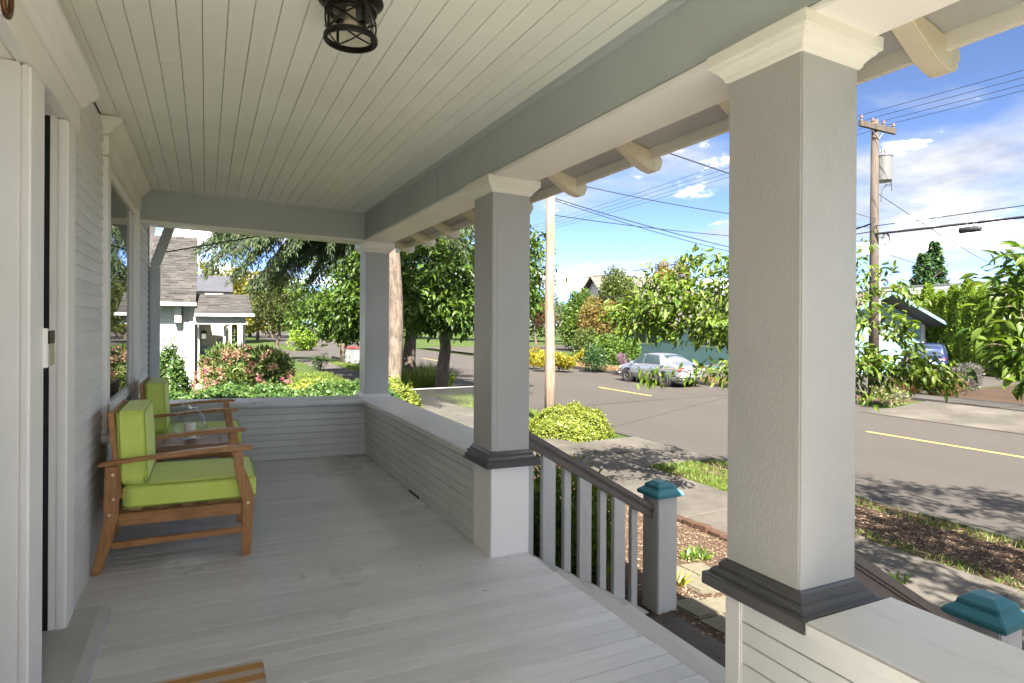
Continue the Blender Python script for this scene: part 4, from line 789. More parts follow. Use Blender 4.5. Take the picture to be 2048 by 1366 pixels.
UP = lambda y_: (ub[0] - .1, ub[1] - .1, ub[2] + uz(y_)); pp = lambda y_: (PB[0], PB[1], CH + (HORIZON - y_) * 13.9 / FPX)
wire('black cable from the bare pole to below the transformer, the middle of three', pp(350), UP(455), .25, .012)
wire('lowest of three black cables from the bare pole to the utility pole', pp(388), UP(545), .25, .013)
wire('second black cable crossing just under the others between the two poles', pp(392), UP(552), .30, .010)
wire('black cable between the two poles, nearly level in the picture', pp(424), UP(482), .2, .011)
wire('service wire passing above the eave towards the utility pole', (0, 5, 3.87), UP(438), .1, .011)
wire('pale service wire from the house corner to the bare pole', (-.42, 7.72, 2.18), pp(330), .12, .008)
wire('cable running low along the street away from the utility pole', UP(462), (ub[0], ub[1] + 60, ub[2] + uz(470)), .5, .02)
wire('heavy cable dropping from the utility pole to the far gabled house', UP(445), at(1165, 600, 62), .6, .035)
wire('thin cable sloping down to the right from the utility pole', UP(385), at(1985, 530, 40), .1, .014)
wire('thin cable between the pole and the white building, lower of the sloping ones', UP(500), at(2060, 585, 44), .2, .012)
wire('thick bundled cable leaving the picture at the right', UP(468), (ub[0] + .2, ub[1] - 30, ub[2] + uz(440)), .3, .045)
wire('thin cable just above the thick bundled cable at the right', UP(452), (ub[0] + .2, ub[1] - 30, ub[2] + uz(425)), .2, .016)
sc = at(1940, 459, 19.3); sp_ = thing('splice_case', 'black splice case hanging on the thick cable at the right', 'cable box', tuple(sc)); MB().tube([(0, .32, .0), (0, .28, 0), (0, -.28, 0), (0, -.32, 0)], [.05, .10, .10, .05], 12).build('case', 'wire_black', sp_, 'all'); MB().tube([(0, -.1, .1), (0, -.1, .2)], .02, 6).tube([(0, .1, .1), (0, .1, .2)], .02, 6).build('hanger', 'galv', sp_)
cl = MB(); 
for k_ in range(3): cl.tube([(.35 + .22 * math.cos(a) * (1 - .1 * k_), -.2 - .03 * k_, .22 * math.sin(a)) for a in np.linspace(0, 6.3, 20)], .013, 5, False)
cl.build('cable_coil', 'wire_black', U, 'all', recalc=False).location = (0, 0, uz(478))

# ================================================================ TREES FARTHER ALONG
def street_tree(px_, Y, h, r0, ells, lab, n, lean=(0, 0)):
    u = (px_ - 1024) / FPX; R_ = (math.sin(YAW) + u * math.cos(YAW)) / (math.cos(YAW) - u * math.sin(YAW)); b_ = np.array([R_ * Y, Y, gz(min(8.5, R_ * Y), Y)])
    tree('street_tree', lab, 'tree', b_, b_ + np.array([lean[0], lean[1], h]), r0, tipcloud(n, [(b_ + np.array(c), r_, w_) for c, r_, w_ in ells], .45), 'leaf_street', 'bark_dark', .25, .11, 26, .26, LF, hang=.75, group='broad-leaved street trees by the near kerb', own=0, r_tip=.012, wob=.05)
street_tree(884, 20.2, 5.0, .27, [((.2, 0, 5.0), (3.2, 3.2, 2.4), 4), ((-1.2, -1.2, 3.3), (1.6, 1.6, .9), 1.6), ((1.9, -.8, 3.6), (1.3, 1.6, 1.2), 1.3), ((2.9, .2, 4.8), (1.3, 1.5, 1.8), 1.2), ((-.2, -2.0, 2.9), (.9, .8, .5), .7)], 'street tree with a leaning dark trunk, the nearest of the three by the road', 430, (.35, .0))
street_tree(823, 25.2, 5.6, .33, [((0, 0, 5.2), (3.2, 3.2, 2.6), 4), ((-1.9, -.5, 3.3), (1.4, 1.6, 1.0), 1.6)], 'straight dark street tree, the middle one of the three by the road', 380)
street_tree(796, 29.5, 6.0, .28, [((0, 0, 5.4), (3.6, 3.4, 2.8), 4), ((-2.6, 0, 3.0), (1.7, 1.8, 1.3), 1.8)], 'dark street tree, the farthest of the three, half behind the pale trunk', 380)
def leafy(name, label, cat, base, h, r0, ells, leaf, L, Wd, n, per, spread, tmpl=RH, bark_='bark_dark', group=None, hang=.3, shell=.45):
    b_ = np.array(base, float); return tree(name, label, cat, b_, b_ + np.array([0, 0, h]), r0, tipcloud(n, [(b_ + np.array(c), r_, w_) for c, r_, w_ in ells], shell), leaf, bark_, L, Wd, per, spread, tmpl, hang=hang, group=group, r_tip=.014, sides=4)
leafy('street_tree', 'street tree past the right edge of view whose crown shades the road', 'tree', (7.9, -.6, gz(7.9)), 5.2, .2, [((0, 0, 5.6), (2.3, 2.6, 1.5), 3), ((.6, -.8, 4.2), (1.6, 1.8, .8), 1), ((-2.4, -1.6, 5.2), (1.7, 2.2, 1.2), 2)], 'leaf_street', .16, .07, 270, 26, .16, LF, hang=.6)
b_ = at(640, 700, 38); leafy('broad_tree', 'dark leafy tree over the street left of the corner column', 'tree', (b_[0] + 1.5, b_[1], -1.3), 6, .25, [((0, 0, 5.2), (3.4, 3.4, 2.8), 3), ((-2.2, 0, 3.2), (1.6, 1.6, 1.2), 1)], 'leaf_street', .30, .14, 190, 16, .3, hang=.6)
yb_ = atz(557, 714, -1.0); leafy('yew_tree', 'round dark olive tree on the lawn with a short forked trunk', 'tree', yb_, 2.9, .17, [((0, 0, 3.5), (1.9, 1.9, 1.25), 3), ((-.6, -.4, 4.6), (1.1, 1.1, .9), 1.2), ((.7, 0, 4.9), (1.0, 1.0, .9), 1.0), ((.2, 0, 6.2), (.8, .8, 1.1), .8)], 'leaf_yew', .17, .065, 430, 42, .22, hang=.05, shell=.5)
# tall conifer with the pale trunk behind the corner column; its drooping boughs hang over the neighbour's garden
def conifer_boughs(name, label, base, trunk, r0, limbs, bark_='bark_pale'):
    b_ = np.array(base, float); rt = thing(name, label, 'tree', tuple(b_)); mb = MB(); mb.tube([np.array(p) for p in trunk[0]], trunk[1], 18); mb.build('trunk', bark_, rt, 'all', recalc=False)
    br = MB(); Ps = []; Ds = []
    for a, e, dr in limbs:
        a = np.array(a) - b_; e = np.array(e) - b_; L = np.linalg.norm(e - a); mid = (a + e) / 2 + np.array([0, 0, .10 * L]); pts = [a, a * .5 + mid * .5, mid, mid * .5 + e * .5, e]; br.tube(pts, [.045, .038, .028, .018, .006], 5, False)
        ax = norm((e - a)[None])[0]; sd = norm(np.cross(ax, [0, 0, 1.])[None])[0]
        for f_ in np.linspace(.12, 1, int(L / .085)):
            p = (a * (1 - f_) ** 2 + 2 * mid * f_ * (1 - f_) + e * f_ ** 2)
            for s_ in (-1, 1):
                l2 = (.55 + .35 * rng.random()) * (1.15 - .75 * f_) * .9; d2 = ax * .55 + sd * s_ * .75 + np.array([0, 0, -dr * (.6 + .6 * rng.random())]); d2 = d2 / np.linalg.norm(d2); q1 = p + d2 * l2 * .5; q2 = p + d2 * l2 + np.array([0, 0, -.22 * dr]); br.tube([p, q1, q2], [.007, .005, .002], 3, False)
                m2 = int(62 * l2 / .6); g = rng.random(m2); Ps.append(p + (q1 - p) * np.minimum(1, 2 * g)[:, None] + (q2 - q1) * np.maximum(0, 2 * g - 1)[:, None] + rng.normal(size=(m2, 3)) * .03); Ds.append(d2 + rng.normal(size=(m2, 3)) * .55 + np.array([0, 0, -.45 * dr]))
    br.build('boughs', 'bark_dark', rt, 'all', recalc=False); Ps = np.concatenate(Ps); Ds = np.concatenate(Ds); o = link('needles', leaf_mesh('needles', 'leaf_fir', Ps, Ds, (.13 * rng.uniform(.6, 1.3, len(Ps))), .026, RH), rt); o['kind'] = 'stuff'; return rt
fb = at(781, 800, 15.2); fb[2] = gz(4, 15); T = fb
tpt = lambda z_: (.0 + .12 * math.sin(z_ * .7), .05 * math.cos(z_), z_)
limbs = []
for i, (px_, py_, d_) in enumerate([(420, 520, 14.2), (470, 500, 13.6), (505, 560, 15), (540, 520, 14.4), (440, 480, 15.5), (600, 520, 15), (580, 480, 14), (640, 505, 15.2), (400, 490, 16.5), (470, 545, 17), (550, 560, 17), (680, 500, 16), (620, 560, 17.5), (520, 485, 16), (700, 470, 15), (860, 470, 14.6), (930, 490, 15.2), (900, 455, 14), (960, 470, 15), (430, 455, 14.6), (660, 470, 14.5)]):
    e = at(px_, py_, d_); a = T + np.array(tpt(min(8.5, e[2] + 1 - T[2] + random.uniform(1.0, 2.2)))); limbs.append((a, e, .9))
for i in range(22):
    an = random.uniform(0, 6.28); z_ = random.uniform(6.0, 13); l_ = 4.2 - z_ * .2; a = T + np.array(tpt(z_)); limbs.append((a, a + np.array([math.cos(an) * l_, math.sin(an) * l_, -1.0]), .9))
conifer_boughs('conifer_tree', 'tall conifer with pale bark behind the corner column, dark boughs drooping over the garden', T, ([tpt(z_) if z_ > 0 else (0, 0, z_) for z_ in (-.2, .6, 1.4, 2.2, 3, 4, 5.5, 7.5, 10, 14)], [.25, .205, .19, .185, .182, .18, .17, .15, .11, .02]), .2, limbs)
# far trees: a few kinds, copied along the horizon
def far_proto(kind, h, rr, leaf, n=1500, L=.75):
    rt = thing('distant_tree', 'tree', 'tree'); mb = MB(); mb.tube([(0, 0, -.3), (.1, 0, h * .35), (0, .1, h * .75)], [h * .028, h * .022, h * .01], 6, False)
    for i in range(7): a = i * 2.4; mb.tube([(0, 0, h * (.28 + .05 * i)), (math.cos(a) * rr * .35, math.sin(a) * rr * .35, h * (.42 + .05 * i)), (math.cos(a) * rr * .7, math.sin(a) * rr * .7, h * (.5 + .05 * i))], [h * .012, h * .008, h * .003], 4, False)
    mb.build('trunk', 'bark_dark', rt, 'all', recalc=False)
    if kind == 'cone':
        z = h * (.08 + .92 * rng.random(n) ** 1.25); r_ = rr * (1 - z / h) * (.35 + .65 * np.sqrt(rng.random(n))) * (1 + .25 * np.sin(z / h * 46)) + .05; a = rng.uniform(0, 6.283, n); P_ = np.column_stack([r_ * np.cos(a), r_ * np.sin(a), z]); D = np.column_stack([np.cos(a), np.sin(a), np.full(n, -.35)]) + rng.normal(size=(n, 3)) * .3
    else:
        cs = [((0, 0, h * .62), (rr * .75, rr * .75, h * .36), 3)] + [((math.cos(i * 2.1) * rr * .55, math.sin(i * 2.1) * rr * .55, h * random.uniform(.22, .8)), (rr * .5, rr * .5, h * .18), 1.1) for i in range(12)]; P_ = tipcloud(n, cs, .5); D = rdir(n) + np.array([0, 0, -.2])
    o = link('crown', leaf_mesh('crown', leaf, P_, D, L * rng.uniform(.6, 1.3, len(P_)), L * .6, RH), rt); o['kind'] = 'stuff'; return rt
protos = {'green': far_proto('round', 9, 4.2, 'leaf_far', 2600, .55), 'deep': far_proto('round', 10, 4.5, 'leaf_street', 2600, .55), 'gold': far_proto('round', 10, 4.6, 'leaf_yellow', 2600, .55), 'cone': far_proto('cone', 14, 3.2, 'leaf_deep', 2600, .8)}
used = set()
LBL = {'green': 'mid green tree in the far belt of trees beyond the cross street', 'deep': 'dark green round tree in the far belt of trees', 'gold': 'yellow-green sunlit tree standing in the far belt of trees', 'cone': 'dark pointed conifer in the far belt of trees'}
def far(kind, px_, d_, s_, label=None, group=None, z_=-1.3):
    o = protos[kind] if kind not in used else copy_tree(protos[kind]); used.add(kind); p = at(px_, 650, d_); o.location = (p[0], p[1], z_); o.scale = (s_, s_, s_ * random.uniform(.92, 1.1)); o.rotation_euler = (0, 0, random.uniform(0, 6.28))
    o['label'] = label or LBL[kind]; o['group'] = group or 'far belt of trees'
for px_, d_, s_, k_ in [(432, 78, 1.05, 'gold'), (475, 84, 1.15, 'gold'), (515, 92, .9, 'gold'), (440, 110, 1.3, 'green'), (500, 120, 1.2, 'deep'), (545, 110, 1.1, 'deep'), (585, 125, 1.2, 'green'), (625, 118, 1.1, 'deep'), (665, 130, 1.2, 'green'), (705, 112, 1.0, 'deep'), (745, 120, 1.1, 'green'), (790, 110, 1.1, 'deep'), (835, 105, 1.0, 'green'), (880, 98, 1.0, 'deep'), (925, 96, 1.0, 'green'), (965, 92, .95, 'deep'), (1010, 90, .95, 'green'), (1055, 88, .8, 'green'), (1100, 86, .72, 'deep'), (1150, 90, .62, 'green'), (1225, 84, .70, 'green'), (1262, 78, .62, 'gold'), (1310, 76, .72, 'green'), (1360, 74, .8, 'gold'), (1405, 72, .7, 'green'), (1450, 80, .8, 'deep'), (1500, 76, .8, 'green'), (1560, 80, .8, 'deep'), (1620, 78, .8, 'green'), (1680, 85, .7, 'deep'), (2010, 96, .7, 'green'), (2080, 80, .8, 'deep'), (2150, 76, .9, 'green'), (330, 95, 1.2, 'deep'), (380, 100, 1.2, 'green')]: far(k_, px_, d_, s_)
far('cone', 1845, 84, .95, 'twin-topped dark conifer above the white metal building, left top', 'twin conifer'); far('cone', 1868, 85, .97, 'twin-topped dark conifer above the white metal building, right top', 'twin conifer')

# ================================================================ NEIGHBOUR'S HOUSE
NY = 25.0; nz = gz(0, 25); NH = thing('neighbour_house', 'white and grey neighbouring house with brown shingle roofs and a small porch', 'house', (-.4, NY, nz))
ox, oy, oz = -.4, NY, nz
def Q(name, mat, *b_, parent=None, bev=0):
    m_ = MB()
    for q in b_: m_.box(q[0] - ox, q[1] - oy, q[2] - oz, q[3] - ox, q[4] - oy, q[5] - oz)
    return m_.build(name, mat, parent or NH, False, bev)
XE = -.36                                                       # right end of the main block
wl = Q('wall', 'nb_white', (-6, 25.02, nz, XE - .12, 31, 2.2))
MB().prism([(25.2 - oy, 2.2 - oz), (36.5 - oy, 2.2 - oz), (30.8 - oy, 6.2 - oz)], XE - .31 - ox, XE - .13 - ox, 'x').build('gable_wall', 'nb_tan', NH)
for i in range(7): Q('siding_board', 'nb_white', (-6, 24.985, nz + .05 + i * .42, XE - .42, 25.019, nz + .05 + i * .42 + .405), parent=wl, bev=.006)
Q('corner_board', 'gutter_white', (XE - .40, 24.93, nz, XE - .24, 25.0, 2.0)); Q('corner_board', 'nb_white', (XE - .22, 24.9, nz, XE - .02, 25.1, 2.0), bev=.01); Q('corbel', 'gutter_white', (XE - .66, 24.70, 1.38, XE - .44, 24.98, 1.97), bev=.01)
sl_ = .64
def shingles(name, x0, x1, ye, ze, rows, ex, slope, wd, parent):
    ca = 1 / math.sqrt(1 + slope ** 2); sa = slope * ca; an = math.atan(slope)
    rfm = MB().prism([(ye - oy, ze - .06 - oz), (ye + rows * ex * ca - oy, ze + rows * ex * sa - .06 - oz), (ye + rows * ex * ca - oy, ze + rows * ex * sa - .01 - oz), (ye - oy, ze - .01 - oz)], x0 - ox, x1 - ox, 'x').build(name, 'shingle', NH)
    for r_ in range(rows):
        x = x0 - (wd * .5 if r_ % 2 else 0) - random.uniform(0, .1)
        while x < x1:
            w_ = wd * random.uniform(.6, 1.3); a = max(x, x0); b_ = min(x + w_, x1); x += w_
            if b_ - a < .03: continue
            th_ = random.choice((.012, .012, .028))
            o = link('shingle', MB().box(-(b_ - a) / 2 + .004, 0, 0, (b_ - a) / 2 - .004, ex * 1.25, th_).mesh('shingle', 'shingle'), rfm, ((a + b_) / 2 - ox, ye + r_ * ex * ca - oy, ze + r_ * ex * sa - oz + .004)); o.rotation_euler = (an - .04, 0, 0)
    return rfm
r1 = shingles('roof', -1.95, XE + .02, 24.55, 2.10, 27, .20, sl_, .36, NH)
MB().prism([(24.55 - oy, 2.04 - oz), (24.55 + 7 - oy, 2.04 + 7 * sl_ - oz), (24.55 + 7 - oy, 2.09 + 7 * sl_ - oz), (24.55 - oy, 2.09 - oz)], -7 - ox, -1.96 - ox, 'x').build('roof_field', 'shingle', NH)
g1 = Q('gutter', 'gutter_white', (-6, 24.40, 1.97, XE + .05, 24.54, 2.12), bev=.02)
r2 = shingles('porch_roof', XE - .02, 1.52, 24.0, 1.72, 11, .20, .36, .36, NH); Q('gutter', 'gutter_white', (XE - .02, 23.86, 1.60, 1.58, 23.985, 1.73), bev=.02)
Q('porch_beam', 'nb_grey', (XE - .05, 24.08, 1.33, 1.30, 24.25, 1.598)); 
for xx, wv_ in ((1.02, .17),): Q('porch_post', 'gutter_white', (xx, 24.09, nz, xx + wv_, 24.24, 1.329), bev=.01)
Q('porch_post', 'gutter_white', (1.30, 27.0, nz, 1.44, 27.15, 1.9), bev=.01); Q('porch_floor', 'nb_grey', (XE, 24.1, nz - .1, 1.3, 28, nz + .14))
pw = Q('porch_wall', 'nb_grey', (XE - .1, 27.6, nz, .62, 27.75, 2.6))
for i in range(18): Q('siding_board', 'nb_grey', (XE - .1, 27.575, nz + .15 + i * .15, .60, 27.599, nz + .15 + i * .15 + .14), parent=pw)
Q('window_frame', 'nb_tan', (-.16, 27.54, .45, .40, 27.57, 1.25), parent=pw); Q('trim', 'gutter_white', (.44, 27.53, nz, .49, 27.57, 1.5), parent=pw); Q('brace', 'nb_tan', (.68, 27.3, nz, .82, 27.5, 1.9)); 
MB().tube([(.95 - ox, 24.35 - oy, 1.45 - oz), (.62 - ox, 24.5 - oy, 1.25 - oz), (.60 - ox, 24.6 - oy, -.8 - oz)], .05, 8, False).build('downspout', 'gutter_white', NH, 'all'); MB().tube([(XE + .12 - ox, 24.6 - oy, 1.3 - oz), (XE + .12 - ox, 24.6 - oy, -.95 - oz)], .035, 8, False).build('downspout', 'gutter_white', NH, 'all')
wl_ = thing('wall_lantern', 'small black wall lantern under the neighbouring porch roof', 'lamp', (XE + .28, 24.7, .75)); MB().frus(0, 0, [(.05, .05, 0), (.075, .075, .03), (.095, .095, .26), (.11, .11, .28), (.03, .03, .36)]).build('lamp_body', 'black_iron', wl_); MB().box(-.07, -.098, .05, .07, -.09, .24).build('pane', 'bulb_glass', wl_)
mp_ = thing('wall_pot', 'teal box hanging on the grey wall of the neighbouring porch', 'pot', (-.0, 27.48, .05)); MB().frus(0, 0, [(.12, .06, 0), (.15, .08, .30)]).build('box', 'pot_teal', mp_, False, .01)
wc = thing('wicker_chair', 'brown wicker armchair on the neighbouring porch, half behind the shrub', 'chair', (.10, 25.2, nz + .14)); MB().box(-.36, -.34, .0, .36, .34, .40).build('seat', 'wicker', wc, False, .04); MB().box(-.36, .22, .40, .36, .34, .85).build('backrest', 'wicker', wc, False, .05)
for s_ in (-1, 1): MB().box(s_ * .30 - .06, -.34, .40, s_ * .30 + .06, .21, .60).build('arm', 'wicker', wc, False, .04)
MB().box(-.23, -.30, .40, .23, .21, .52).build('cushion', 'cushion_pink', wc, False, .05)
# slate roofed house far behind it
p = at(430, 580, 62); fh = thing('far_house', 'slate-grey roof of a far house behind the neighbouring roofs', 'house', (p[0], p[1], -1.2)); zz = lambda y_: CH + (645 - y_) * 62 / FPX + 1.2
MB().box(-1.8, .6, 0, 1.6, 6, zz(582)).build('wall', 'nb_grey', fh); MB().prism([(0, zz(583)), (4, zz(546)), (8, zz(583))], -1.9, 1.7, 'x').build('roof', 'roof_slate', fh)
# pink rhododendron
rb = at(490, 700, 18.6); rb[2] = gz(1, 20)
rt = shrub('rhododendron', 'rounded pink flowering rhododendron in front of the neighbouring porch', 'shrub', rb, (1.45, 1.15, 1.12), 8000, 'leaf_rhodo', .16, .05, LF, shell=.6, lobes=10)
cs, dd = ell(260, (0, 0, .48), (1.45, 1.2, 1.12), .92); k_ = (cs[:, 2] > .15); cs = cs[k_]; dd = dd[k_]
for nm_, mt_, fr_ in (('flower_clusters', 'petal_pink', .34), ('new_growth', 'bract_salmon', .42)):
    ix = rng.random(len(cs)) < fr_; c_ = np.repeat(cs[ix], 22, 0); d_ = np.repeat(dd[ix], 22, 0)
    if nm_ == 'flower_clusters': c_ = c_ + rng.normal(size=c_.shape) * .055; o = link(nm_, leaf_mesh(nm_, mt_, c_, d_ + rng.normal(size=c_.shape) * .8, .055, .05, RH), rt)
    else: o = link(nm_, leaf_mesh(nm_, mt_, c_ + rng.normal(size=c_.shape) * .02, d_ * .7 + rng.normal(size=c_.shape) * .8, .12, .032, LF), rt)
    o['kind'] = 'stuff'
p = atz(640, 738, -1.05); shrub('small_shrub', 'thin dark twiggy shrub on the sidewalk edge beyond the corner', 'shrub', p, (.55, .5, .6), 700, 'leaf_deep', .10, .04, RH); p = atz(598, 700, -1.35); shrub('round_shrub', 'bright yellow-green bush at the far road corner', 'shrub', p, (1.9, 1.7, 1.5), 2600, 'leaf_arbor', .3, .14, RH)
for i, (px_, py_) in enumerate(((845, 758), (865, 752), (855, 770), (880, 765), (815, 765), (835, 772))): p = atz(px_, py_ + 8, -1.18); clump('tall_grass', 'clump of tall green grass between the street tree trunks', 'grass', p, .95, 260, 'grass_blade', .028, .5, .35, 'grass clumps under the street trees')

# ================================================================ OVER THE ROAD
AH = thing('aqua_house', 'low aqua house with grey roof over the road', 'house', (32, 20, gz(32))); az_ = gz(32)
def A(name, mat, *b_, parent=None, bev=0):
    m_ = MB()
    for q in b_: m_.box(q[0] - 32, q[1] - 20, q[2] - az_, q[3] - 32, q[4] - 20, q[5] - az_)
    return m_.build(name, mat, parent or AH, False, bev)
aw = A('wall', 'aqua', (27.3, 20.1, az_, 36.9, 35.5, 1.55))
MB().prism([(27.3 - 32, 1.55 - az_), (36.9 - 32, 1.55 - az_), (32.1 - 32, 3.06 - az_)], .1, .3).build('gable_wall', 'aqua', AH)
for sx in (-1, 1):
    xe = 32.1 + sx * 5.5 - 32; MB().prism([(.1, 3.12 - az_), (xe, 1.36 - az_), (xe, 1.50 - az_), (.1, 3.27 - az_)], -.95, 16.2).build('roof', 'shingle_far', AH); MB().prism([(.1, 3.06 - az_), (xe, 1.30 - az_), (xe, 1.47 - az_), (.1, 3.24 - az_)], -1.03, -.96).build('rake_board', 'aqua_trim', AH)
def awin(x, y0, y1, z0, z1):
    w_ = A('window', 'far_white', (x - .06, y0 - .1, z0 - .1, x + .0, y1 + .1, z1 + .1), parent=AH); A('pane', 'car_glass', (x - .075, y0, z0, x - .061, (y0 + y1) / 2 - .04, z1), parent=w_); A('pane', 'car_glass', (x - .075, (y0 + y1) / 2 + .04, z0, x - .061, y1, z1), parent=w_)
awin(27.3, 31.9, 34.0, .15, 1.05); awin(27.3, 26, 28, .15, 1.05)
A('garage_door', 'aqua_trim', (28.3, 20.04, az_, 31.0, 20.099, .9)); A('corner_board', 'far_white', (36.7, 20.02, az_, 36.95, 20.1, 1.5))
WH = thing('gabled_house', 'white sided house with a steep gable and brick chimney, far over the road', 'house', (36, 51.5, -1.2))
MB().prism([(-5.2, 0), (5.2, 0), (5.2, 2.9), (0, 7.5), (-5.2, 2.9)], 0, 11, 'x').build('wall', 'far_white', WH)
for i in range(24):
    z_ = .1 + i * .31; hw = 5.2 if z_ + .27 < 2.9 else 5.2 * (7.5 - z_ - .27) / 4.6
    if hw > .2: MB().box(-.07, -hw, z_, -.001, hw, z_ + .265).build('siding_board', 'far_white', WH)
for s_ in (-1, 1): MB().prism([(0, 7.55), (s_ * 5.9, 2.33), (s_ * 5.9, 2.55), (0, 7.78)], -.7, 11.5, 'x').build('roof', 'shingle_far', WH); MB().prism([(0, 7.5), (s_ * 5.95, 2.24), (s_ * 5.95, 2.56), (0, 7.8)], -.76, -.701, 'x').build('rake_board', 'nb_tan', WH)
for y_ in (-.9, .9): w_ = MB().box(-.12, y_ - .6, 3.0, -.071, y_ + .6, 4.3).build('window', 'nb_white', WH); MB().box(-.135, y_ - .5, 3.1, -.121, y_ + .5, 4.2).build('pane', 'car_glass', w_)
ch_ = MB().box(7.6, -1.3, 5.8, 8.5, -.5, 8.3).build('chimney', 'brick_red', WH); MB().box(7.52, -1.38, 8.1, 8.58, -.42, 8.29).build('chimney_cap', 'brick_red', ch_)
MBd = thing('metal_building', 'long white metal-sided building behind the tall hedge', 'building', (64, 32, -1.2)); MB().box(0, -14, 0, 16, 8, 6.6).build('wall', 'metal_white', MBd); MB().box(-.1, -14.1, 6.6, 16.1, 8.1, 6.75).build('roof_edge', 'galv', MBd)
for i in range(16): MB().box(-.06, -13.9, .1 + i * .41, -.001, 7.9, .1 + i * .41 + .34).build('siding_board', 'metal_white', MBd)
# columnar hedge trees
def arbor():
    rt = thing('arborvitae', 'x', 'tree'); MB().tube([(0, 0, -.1), (0, 0, 1.5), (0, 0, 4.0)], [.07, .05, .01], 6, False).build('trunk', 'bark_dark', rt, 'all', recalc=False)
    n = 7500; z = 4.9 * rng.random(n) ** .9; r_ = .78 * np.minimum(1, (1 - z / 4.95)) ** .55 * (.72 + .3 * rng.random(n)) * (1 + .12 * np.sin(z * 6)); a = rng.uniform(0, 6.283, n); r_ = r_ * (1 + .12 * np.sin(a * 5 + z * 2)); P_ = np.column_stack([r_ * np.cos(a), r_ * np.sin(a), z]); D = np.column_stack([np.cos(a) * .55, np.sin(a) * .55, np.full(n, 1.0)]) + rng.normal(size=(n, 3)) * .35
    o = link('foliage', leaf_mesh('foliage', 'leaf_arbor', P_, D, .17 * rng.uniform(.6, 1.3, n), .085, RH, up=np.column_stack([np.cos(a), np.sin(a), np.full(n, .2)])), rt); o['kind'] = 'stuff'; return rt
ORD = ('first', 'second', 'third', 'fourth', 'fifth', 'sixth', 'seventh', 'eighth', 'ninth', 'tenth', 'eleventh', 'twelfth', 'thirteenth'); ap = arbor(); av = [(39.2, 22.6, .98), (38.8, 21.6, .9), (38.5, 20.7, 1.02), (38.1, 19.8, .93), (37.7, 18.9, .98), (37.3, 18.0, 1.04), (36.9, 17.1, .96), (36.5, 16.2, .84), (36.1, 15.3, 1.03), (35.7, 14.4, 1.0), (35.3, 13.5, .92), (34.9, 12.6, .95), (34.5, 11.7, .9)]
for i, (x, y, s_) in enumerate(av):
    o = ap if i == 0 else copy_tree(ap); o.location = (x, y, gz(30)); o.scale = (s_ * random.uniform(.9, 1.15), s_ * random.uniform(.9, 1.15), s_); o.rotation_euler = (0, 0, random.uniform(0, 6.28)); o['label'] = ORD[i] + ' yellow-green columnar evergreen from the left in the tall row over the road'; o['group'] = 'columnar evergreens in a row'
p = at(1765, 640, 60); 
# plants along the far kerb
def on(px_, py_, z_=-1.22): return atz(px_, py_, z_)
shrub('variegated_shrub', 'small pale variegated shrub at the foot of the utility pole', 'shrub', on(1782, 806), (.68, .55, .50), 1700, 'leaf_varieg', .10, .05, RH)
clump('tan_grass', 'tan ornamental grass clump, the larger one by the driveway', 'grass', on(1885, 793), .95, 900, 'leaf_tan', .018, .35, .55); clump('tan_grass', 'tan ornamental grass clump, half hidden behind the cherry leaves', 'grass', on(1815, 788), .85, 700, 'leaf_tan', .018, .35, .55); clump('tan_grass', 'paler tan grass clump behind the other two', 'grass', on(1850, 772), .95, 800, 'leaf_tan', .018, .5, .5)
shrub('lavender_bush', 'grey-mauve lavender bush beside the driveway', 'shrub', on(1925, 783), (1.25, .9, .85), 4200, 'leaf_lav', .16, .03, BL, upb=.9); 
for i, (px_, py_, s_) in enumerate(((1068, 733, 1), (1090, 737, 1.05), (1118, 738, .95), (1135, 739, .7), (1160, 727, .9))): shrub('yellow_flowers', ('first', 'second', 'third', 'fourth', 'fifth')[i] + ' yellow flower clump from the left along the far kerb', 'flowers', on(px_, py_), (.75 * s_, .7 * s_, .72 * s_), 1100, 'leaf_gold', .17, .05, BL, 'yellow flower clumps', upb=1.2)
for i, (px_, py_, rad, lf, L, lab) in enumerate([(1190, 738, (.75, .7, 1.0), 'leaf_deep', .14, 'dark green round bush near the far kerb, left of the silver car'), (1215, 722, (1.5, 1.2, 1.3), 'leaf_bush', .22, 'sunny green flower bed bush behind the dark round bush'), (1250, 728, (1.1, 1.0, 1.25), 'leaf_bush', .20, 'light green bush at the front end of the silver car'), (1205, 706, (2.3, 2.1, 3.6), 'leaf_brown', .26, 'large brownish bush in front of the white gabled house'), (1160, 690, (1.9, 1.9, 4.2), 'leaf_far', .3, 'pale green tall bush left of the brownish bush'), (1240, 700, (1.6, 1.6, 3.0), 'leaf_bush', .26, 'green bush against the aqua wall'), (1330, 712, (1.6, 1.4, 1.7), 'leaf_bush', .22, 'green bush behind the roof of the silver car'), (1400, 716, (1.8, 1.4, 2.2), 'leaf_street', .24, 'dark bush behind the boot of the silver car'), (1460, 722, (1.6, 1.4, 1.8), 'leaf_bush', .22, 'bush beside the column edge behind the car'), (1172, 712, (1.3, 1.2, 1.6), 'leaf_far', .22, 'light green bush left of the dark round bush near the far kerb'), (1160, 703, (2.0, 2.0, 4.2), 'leaf_bush', .3, 'leafy green bush at the left corner of the white gabled house'), (1243, 704, (2.5, 2.4, 5.6), 'leaf_far', .3, 'green tree in front of the right half of the gabled house'), (1345, 697, (2.4, 2.4, 7.0), 'leaf_brown', .3, 'olive-brown tree rising behind the aqua roof')]):
    shrub('garden_bush', lab, 'bush', on(px_, py_, -1.2), rad, int(2200 + 900 * max(0, rad[0] * rad[2] - 1)), lf, L, L * .45, RH, lobes=11)
